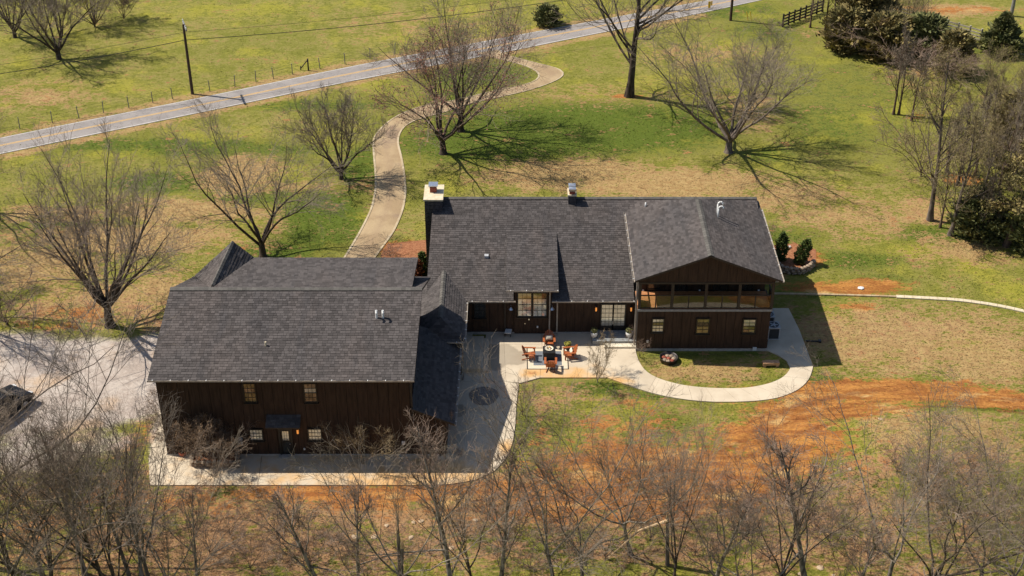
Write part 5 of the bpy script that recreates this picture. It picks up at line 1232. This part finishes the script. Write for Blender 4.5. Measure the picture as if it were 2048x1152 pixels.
for key, px, py, top, rz, wd, lab in (
    ('front_b', 40, 1210, 800, 0, .62, 'dark bare tree on the slope straight below the parked car'),
    ('front_a', 130, 1250, 790, 1.1, .62, 'tall forked bare tree below the gravel yard, second from the parked car'),
    ('front_b', 215, 1190, 800, 2.2, .5, 'many limbed bare tree below the gravel yard, between forked neighbours'),
    ('front_a', 310, 1190, 800, 3.6, .5, 'forked bare tree growing just below the outer corner of the barn walk'),
    ('front_a', -60, 1130, 690, 2.0, .8, 'forked bare tree at the foot of the gravel yard beside the parked car'),
    ('front_c', 800, 1230, 880, .3, .6, 'pale barked bare tree below the barn walk, opposite the pale wall shrub'),
    ('front_d', 905, 1190, 900, .5, .8, 'straight leadered bare tree below the shaded end of the barn walk'),
    ('front_d', 650, 1190, 960, 2.7, .8, 'straight leadered bare tree on the green slope below the barn door'),
    ('front_b', 950, 1200, 920, 2.0, .5, 'dark multi limbed bare tree below the rounded corner of the barn walk'),
    ('front_c', 1110, 1190, 805, 2.9, .62, 'tall pale limbed bare tree whose branches cross the shaded courtyard'),
    ('front_a', 1165, 1175, 860, 1.0, .6, 'dark twiggy bare tree standing beside the tall one that crosses the courtyard'),
    ('front_c', 1262, 1110, 770, .2, .62, 'pale barked bare tree reaching up to the edge of the lit patio'),
    ('front_b', 1345, 1190, 880, .9, .5, 'dark multi limbed bare tree next to the broken trunk'),
    ('front_d', 1425, 1180, 960, 2.5, .9, 'reddish twigged straight bare tree below the curved walk'),
    ('front_a', 1500, 1260, 1000, 4.0, .6, 'forked bare tree at the foot of the slope below the curved walk'),
    ('front_d', 1612, 1185, 890, 1.2, .9, 'straight bare tree standing below the orange clay track'),
    ('front_c', 1770, 1200, 880, 5.2, .8, 'pale barked bare tree below the mound, beside the dark one'),
    ('front_b', 1835, 1210, 850, 1.7, .75, 'dark spreading bare tree straight below the grassy mound'),
    ('front_a', 1960, 1190, 880, .5, .65, 'forked bare tree below the far end of the clay track'),
    ('front_b', 2060, 1160, 870, 3.0, .7, 'dark spreading bare tree past the end of the mound'),
    ('front_d', 1700, 1230, 1040, 3.3, .8, 'short straight bare tree between the clay track trees and the mound')):
    T_(key, px, py, top, lab, group='bare trees on the slope in front of the buildings', rz=rz, wide=wd * 1.25).rotation_euler = (TR.uniform(-.16, .16), TR.uniform(-.24, .24), rz)
R = random.Random(41)
for px, py, top, key in ((-20, 1180, 860, 'front_b'), (85, 1160, 880, 'front_a'), (170, 1150, 870, 'front_d'), (255, 1240, 880, 'front_b'), (350, 1230, 960, 'front_c'), (400, 1200, 980, 'front_d'), (20, 1260, 900, 'front_c'), (110, 1200, 850, 'front_b'), (285, 1160, 900, 'front_d')):
    T_(key, px, py, top, 'thin bare tree in the dense tangle below the gravel yard', group='thicket of bare trees below the gravel yard', rz=R.uniform(0, 6), wide=.75)
for px, py, top, key in ((720, 1190, 960, 'front_d'), (1000, 1190, 900, 'front_d'), (1560, 1210, 920, 'front_b'), (2010, 1220, 900, 'front_c')):
    T_(key, px, py, top, 'thin bare tree filling the thicket along the foot of the slope', group='thicket of bare trees along the slope foot', rz=R.uniform(0, 6), wide=.85)
R = random.Random(31)
for px, py in ((90,1090),(180,1120),(260,1060),(420,1110),(500,1140),(560,1085),(620,1130),(720,1140),(860,1110),(1010,1100),(1060,1140),(1130,1060),(1210,1120),(1300,1080),(1390,1110),(1470,1060),(1540,1120),(1660,1090),(1740,1130),(1890,1110),(1980,1080),(2030,1000),(1860,1010),(1930,950),(1350,1000),(1430,980),(980,1010),(30,1000),(330,1020),(1790,960),(60,1140),(150,1060),(220,1090),(300,1100),(460,1070),(680,1085),(790,1100),(930,1075),(1090,1105),(1170,1010),(1260,1040),(1340,1050),(1440,1030),(1500,1000),(1600,1050),(1700,1060),(1800,1050),(1950,1030),(1990,1130),(1240,960),(1100,960),(1010,1050),(560,1040),(120,960),(1850,960)):
    put_tree('brush', px, py, R.uniform(1.6, 3.4), 'low tangle of reddish bare brush on the slope among the trees', 'bare brush on the slope', R.uniform(0, 6), R.uniform(.9, 1.5), 'shrub', 'bare_shrub')
# shrubs by the barn
T_('shrub', 400, 915, 805, 'big brown leafed shrub covering the corner of the barn', rz=.5, wide=.95, cat='shrub', name='brown_shrub')
T_('shrub', 445, 928, 850, 'low brown shrub growing out of the stone planting bed', rz=2.5, wide=1.1, cat='shrub', name='brown_shrub')
T_('sapling', 725, 930, 848, 'pale multi stemmed bare shrub against the barn wall, nearer its door', rz=.5, wide=.95, cat='shrub', name='bare_shrub')
T_('shrub', 880, 915, 838, 'narrow bare shrub with brown leaves at the barn wall under the lean-to', rz=4.1, wide=.45, cat='shrub', name='brown_shrub')
T_('sapling', 1195, 765, 690, 'twiggy sapling in front of the patio edge', rz=2.2, wide=.8, cat='shrub', name='bare_shrub')
T_('brush', 1045, 830, 745, 'tall thin brush at the grass edge of the courtyard', rz=1.2, wide=.7, cat='shrub', name='bare_shrub')
T_('brush', 1280, 715, 672, 'reddish brush at the corner where patio meets the balcony wing', rz=.2, wide=.8, cat='shrub', name='bare_shrub')
T_('brush', 780, 512, 488, 'small reddish shrub on the mulch bed beside the driveway', rz=.2, wide=1.7, cat='shrub', name='bare_shrub')
T_('brush', 1540, 478, 440, 'thin pale bare shrub behind the balcony wing roof edge', rz=.9, wide=.5, cat='shrub', name='bare_shrub')
T_('brush', 15, 650, 560, 'dark tangled shrub at the edge of the gravel yard', rz=.9, wide=1.6, cat='shrub', name='bare_shrub')
put_tree('vase', 0, 0, 11, 'bare tree outside the gravel yard whose limbs shadow the ground', rz=1.5, off=G(-90, 640))
put_tree('fan', 0, 0, 9, 'many limbed bare tree at the far edge of the gravel yard', rz=1.5, off=G(-210, 560))
# field trees at the back left
T_('dense', 118, 118, -40, 'dark dense bare tree beside the ditch in the far field', rz=1.2, wide=.95)
T_('dense', 30, 75, -60, 'dark bare tree behind the one at the field ditch', rz=3.2, wide=.9)
T_('willow', 190, 54, -60, 'rounded yellowish multi stemmed tree in the far field', rz=.3, wide=1.05)
T_('shrub', 248, 38, -30, 'dark brown bush beside the yellowish field tree', rz=2, wide=.9, cat='shrub', name='brown_shrub')
T_('yellow', -35, 420, 170, 'budding yellow green tree leaning over the road from outside the yard', rz=.6, wide=.9)
# woods on the right
T_('slim', 1787, 229, 60, 'slim bare tree with dark straight trunk, foremost of the trio on the lawn', rz=.2, wide=.8)
T_('slim', 1797, 229, 80, 'slim bare tree leaning away from its twin in the trio on the lawn', rz=2.2, wide=.8)
T_('slim', 1823, 242, 110, 'forked slim bare tree at the end of the trio on the lawn', rz=4.2, wide=1.0)
wd_ = 'trees at the edge of the wood'
T_('brush', 1842, 352, 255, 'grey thicket at the edge of the wood', rz=.4, wide=1.2, cat='shrub', name='bare_shrub')
T_('slimbud', 1860, 440, 130, 'slim bare tree leaning at the lawn edge of the wood', rz=.4, wide=.85)
T_('slimbud', 1900, 470, 235, 'forked slim tree second along the lawn edge of the wood', rz=2.4, wide=1.0)
T_('slim', 1880, 455, 300, 'thin sapling between the two slim trees at the lawn edge of the wood', rz=1.4, wide=.8)
T_('slim', 1963, 485, 350, 'thin pale sapling in front of the dark pine', rz=3.0, wide=.9)
for px, py, top, key in ((2020, 380, 150, 'slim'), (1950, 350, 190, 'slim'), (2040, 260, 130, 'slimbud'), (2060, 360, 140, 'yellow'), (1925, 300, 185, 'slimbud'), (1975, 330, 180, 'slimbud'), (1915, 370, 220, 'lead'), (1960, 410, 240, 'slimbud'), (2010, 330, 150, 'slimbud'), (2050, 420, 200, 'slimbud'), (1990, 280, 150, 'slimbud'), (2050, 320, 160, 'willow'), (1892, 345, 220, 'slim'), (2075, 500, 270, 'slimbud'), (1985, 440, 240, 'slim')):
    T_(key, px, py, top, ('grey bare tree' if key in ('slim', 'lead') else 'olive budding tree') + ' inside the dense wood beside the lawn', group=wd_, rz=R.uniform(0, 6), wide=.95)
T_('yellow', 1965, 215, 95, 'bright yellow green budding tree at the top of the wood', rz=.6, wide=1.0)
for px, py, top in ((1620, 55, -60), (1650, 60, -70), (1666, 50, -60)):
    T_('slim', px, py, top, 'tall bare tree at the end of the black board fence', group='bare trees by the black fence', rz=R.uniform(0, 6), wide=.9)
T_('willow', 1810, 70, -40, 'pale bare tree in front of the weathered pale fence', rz=1, wide=1.1)
T_('brush', 1850, 155, 70, 'brown twiggy thicket below the conifers', rz=1, wide=1.8, cat='shrub', name='bare_shrub')
T_('brush', 1885, 160, 90, 'brown twiggy thicket beside the yellow green tree', rz=2, wide=1.8, cat='shrub', name='bare_shrub')
T_('brush', 1540, 62, 35, 'pale dry grass clump at the end of the black fence', rz=0, wide=1.9, cat='shrub', name='dry_clump')
# broken trunks with torn pale wood
def snag(px, py, h, lean, label):
    p = G(px, py); t = empty('broken_trunk', (p.x, p.y, mound(p.x, p.y)), label, 'tree stump'); a = Vector((0, 0, -.1)); b = Vector((lean, .1, h)); 
    MB().cyl(a, a.lerp(b, .5), .13, .10, 9).cyl(a.lerp(b, .5), b, .10, .08, 9).obj('trunk', M['bark_grey'], t)
    mb = MB(); RR = random.Random(px)
    for k in range(6):
        q = b + Vector((RR.uniform(-.09, .09), RR.uniform(-.09, .09), -.1)); e = q + Vector((RR.uniform(-.12, .2), RR.uniform(-.1, .1), RR.uniform(.25, .8))); mb.cyl(q, e, .05, .006, 5)
    mb.obj('torn_wood', M['torn_wood'], t)
snag(262, 1160, 4.2, -.5, 'snapped tree trunk with torn pale wood below the barn walk corner')
snag(800, 1205, 4.0, .3, 'snapped trunk with a torn pale tip below the barn wall shrubs')
snag(1335, 1130, 3.4, -.2, 'broken tree trunk with torn pale wood below the patio lawn')
p = G(1330, 1130); o = MB().cyl((.0, 0, 3.3), (-1.5, .3, 2.3), .10, .05, 7).cyl((-1.5, .3, 2.3), (-3.2, .4, .1), .05, .03, 6).obj('fallen_limb', M['torn_wood']); o.location = p; tag(o, 'pale split limb hanging off the broken trunk below the patio lawn', 'branch')
snag(800, 1150, 3.2, .0, 'thin dead pole standing upright on the slope below the barn')

# ------------------------------------------------------------------ conifers
def conifer_mesh(seed, h, w_, n, size, shape):
    rg = np.random.default_rng(seed); t = rg.random(n) ** (1.25 if shape == 'cone' else .9); az = rg.uniform(0, 2 * np.pi, n)
    if shape == 'cone': env = (1 - t) ** .75 * np.clip(t * 9 + .35, 0, 1)
    elif shape == 'column': env = np.clip(np.sin(np.pi * np.clip(t * .86 + .13, 0, 1)), 0, 1) ** .55
    else: env = np.sqrt(np.clip(1 - (2 * t * .93 - .8) ** 2 / 1.45, 0.02, 1))
    ph = rg.uniform(0, 6.28, 8)
    lump = (1 + .20 * np.sin(3 * az + 15 * t + ph[0]) + .17 * np.sin(5 * az - 19 * t + ph[1]) + .14 * np.sin(2 * az + 31 * t + ph[2])) * np.clip(1 + .14 * rg.normal(0, 1, n), .6, 1.5)
    rr = env * lump * w_ * (.45 + .55 * rg.random(n) ** .35)
    P = np.stack([rr * np.cos(az), rr * np.sin(az), t * h], -1)
    D = np.stack([np.cos(az), np.sin(az), np.full(n, .75)], -1) + rg.normal(0, .45, (n, 3)); D /= np.linalg.norm(D, axis=1, keepdims=True)
    B = rg.normal(0, 1, (n, 3)); B -= D * (D * B).sum(1, keepdims=True); B /= np.linalg.norm(B, axis=1, keepdims=True)
    s = size * rg.uniform(.6, 1.5, (n, 1))
    V = np.stack([P - D * s * .35, P + B * s * .3, P + D * s, P - B * s * .3], 1).reshape(-1, 3)
    return np_mesh('crown', V, np.arange(4 * n).reshape(-1, 4))
CK = {}
def conifer(key, px, py, top, wpx, label, m, shape, n=5000, group=None, size=None, lean=0, name='conifer', seed=1):
    p = G(px, py); h = at(px, top, p.y).z; sc = (G(px + 10, py) - p).length / 10; w_ = wpx * sc / 2
    t = empty(name, (p.x, p.y, 0), label, 'tree', group); t.rotation_euler = (0, lean, 0)
    MB().cyl((0, 0, -.1), (0, 0, h * .8), max(.05, h * .025), .02, 7).obj('trunk', M['bark_brown'], t)
    me = conifer_mesh(seed, h, w_, n, size or max(.1, w_ * .17), shape); me.materials.append(M[m]); link('crown', me, None, t); return t
conifer('c', 1095, 50, 12, 44, 'round dark evergreen bush alone at the far road edge', 'cedar_green', 'round', 3500, seed=2, name='evergreen_bush')
conifer('c', 1690, 98, 20, 74, 'brownish green cedar at the lawn edge, next to the bare fence trees', 'cedar', 'round', 9000, seed=3)
conifer('c', 1722, 75, -40, 90, 'tall olive cedar standing behind the lawn edge cedar', 'cedar', 'round', 9000, seed=4)
conifer('c', 1768, 108, 35, 96, 'wide olive cedar in the middle of the conifer row', 'cedar', 'round', 9000, seed=5)
conifer('c', 1845, 112, 35, 80, 'dark cedar behind the bare trio, by the pale fence', 'cedar_green', 'round', 8000, seed=6)
conifer('c', 1905, 145, 65, 64, 'small dark cedar between the thicket and the yellow green tree', 'cedar', 'round', 5000, seed=7)
conifer('c', 2000, 105, 28, 80, 'pointed dark cedar beside the grey utility pole', 'cedar_green', 'cone', 7000, seed=8)
def pine(px, py, top, wpx, label):
    p = G(px, py); h = at(px, top, p.y).z; sc = (G(px + 10, py) - p).length / 10
    t = empty('pine_tree', (p.x, p.y, 0), label, 'tree'); lean = Vector((.16, 0, 1)).normalized()
    MB().cyl((0, 0, -.1), lean * h * .5, .32, .22, 10).cyl(lean * h * .5, lean * h, .22, .05, 8).obj('trunk', M['bark_brown'], t)
    RR = random.Random(77); lb = MB(); pts = []
    for k in range(30):
        b_ = lean * h * (.30 + .68 * k / 30); az = k * 2.4; L = wpx * sc * .55 * (1.1 - .65 * k / 30) * RR.uniform(.6, 1.1)
        e = b_ + Vector((math.cos(az) * L, math.sin(az) * L, L * RR.uniform(-.05, .35))); lb.cyl(b_, e, .05, .015, 5, False)
        for f in (.5, .68, .84, 1.0):
            for _ in range(6): pts.append(tuple(b_.lerp(e, f) + Vector((RR.gauss(0, .28), RR.gauss(0, .28), RR.gauss(0, .15)))))
    lb.obj('limbs', M['bark_brown'], t); me = leaf_mesh('foliage', pts, .16, 9, 9, .16); me.materials.append(M['cedar']); link('foliage', me, None, t)
pine(2012, 492, 250, 150, 'big dark pine with a leaning trunk at the wood edge')
conifer('c', 1955, 470, 385, 90, 'low dark evergreen undergrowth beside the pine', 'cedar_green', 'round', 5000, seed=10, name='evergreen_bush')
conifer('c', 2065, 500, 380, 90, 'dark evergreen filling the wood behind the pine', 'cedar_green', 'round', 5000, seed=11)
conifer('c', 2030, 330, 190, 90, 'dark evergreen deep in the wood above the pine', 'cedar', 'round', 6000, seed=12)
conifer('c', 1561, 521, 466, 20, 'small upright conifer on the mulch bed, close to the wing roof', 'arbor', 'column', 2500, size=.13, seed=13, name='column_conifer')
conifer('c', 1596, 527, 478, 23, 'small leaning conifer on the mulch bed above the stone wall', 'arbor', 'column', 2500, size=.13, lean=.28, seed=14, name='column_conifer')
conifer('c', 846, 550, 505, 17, 'small green conifer between barn and house', 'arbor', 'column', 2000, size=.13, seed=15, name='column_conifer')
conifer('c', 836, 556, 520, 17, 'rust brown dying conifer next to the barn roof corner', 'rust_leaf', 'column', 2000, size=.13, seed=16, name='column_conifer')

# ------------------------------------------------------------------ grass: real tufts over the lawns
def grass():
    rg = np.random.default_rng(4); n = 150000
    px = rg.uniform(-120, 2170, n * 2); py = rg.uniform(-60, 1230, n * 2)
    u = (px - 1024) / F_PX; v = (py - 576) / F_PX; dz = SP + v * CP; tt = CAM_H / dz; X = u * tt; Y = (CP - v * SP) * tt
    keep = rg.random(len(X)) < np.clip((95 / tt) ** 1.0, .35, 1)
    mk = masks(X, Y)
    bare = np.clip(mk['clay'] * 1.1 - .1, 0, .95) + np.clip(mk['gravel'] * 2 - .4, 0, 1); keep &= rg.random(len(X)) > bare
    def near(P, Q, d):
        out_ = np.zeros(len(X), bool)
        for a_, b_ in zip(P, Q):
            c_ = (a_ + b_) / 2; r_ = (a_ - b_).length / 2 + d; out_ |= (X - c_.x) ** 2 + (Y - c_.y) ** 2 < r_ ** 2
        return out_
    # keep hard surfaces and buildings free
    def inpoly(P):
        P = [(p[0], p[1]) for p in P]; c_ = np.zeros(len(X), bool); j = len(P) - 1
        for i in range(len(P)):
            xi, yi = P[i]; xj, yj = P[j]; c_ ^= ((yi > Y) != (yj > Y)) & (X < (xj - xi) * (Y - yi) / (yj - yi + 1e-12) + xi); j = i
        return c_
    bad = inpoly(RA + RB[::-1]) | inpoly(DA + DB[::-1]) | inpoly(WO + WI[::-1])
    bad |= (X > -21.3) & (X < -3.9) & (Y > 67) & (Y < 80.5); bad |= (X > -6.2) & (X < 17.4) & (Y > 78.2) & (Y < 96.4)
    for P in ([(290,978),(292,905),(316,812),(345,800),(905,660),(1273,660),(1277,722),(1215,759),(1042,770),(1035,850),(1030,890),(1005,937),(950,966)], [(1533,700),(1543,616),(1579,616),(1628,735),(1580,740),(1572,722),(1555,712)]):
        bad |= inpoly([G(*q) for q in P])
    keep &= ~bad; X, Y = X[keep][:n], Y[keep][:n]; mk = {k: a[keep][:n] for k, a in mk.items()}; n = len(X)
    Z = 1.1 * np.exp(-(((X - MC.x) / 6.5) ** 2 + ((Y - MC.y) / 4.0) ** 2))
    h = rg.uniform(.03, .07, n) * (1 + .4 * (mk['lush'] > .5)); a = rg.uniform(0, 6.283, n); wv = rg.uniform(.03, .07, n); ln = rg.uniform(.09, .2, n)
    dx, dy = np.cos(a) * wv, np.sin(a) * wv; lx, ly = -np.sin(a) * ln, np.cos(a) * ln
    V = np.stack([np.stack([X - dx, Y - dy, Z - .005], -1), np.stack([X + dx, Y + dy, Z - .005], -1), np.stack([X + lx, Y + ly, Z + h], -1)], 1).reshape(-1, 3)
    me = np_mesh('grass', V, np.arange(3 * n).reshape(-1, 3))
    for k, q in mk.items():
        A = me.attributes.new(k, 'FLOAT', 'POINT'); A.data.foreach_set('value', np.repeat(q, 3).astype(np.float32))
    o = link('grass', me, M['ground']); tag(o, 'short rough grass growing over the lawns and slopes', 'grass', kind='stuff')
grass()
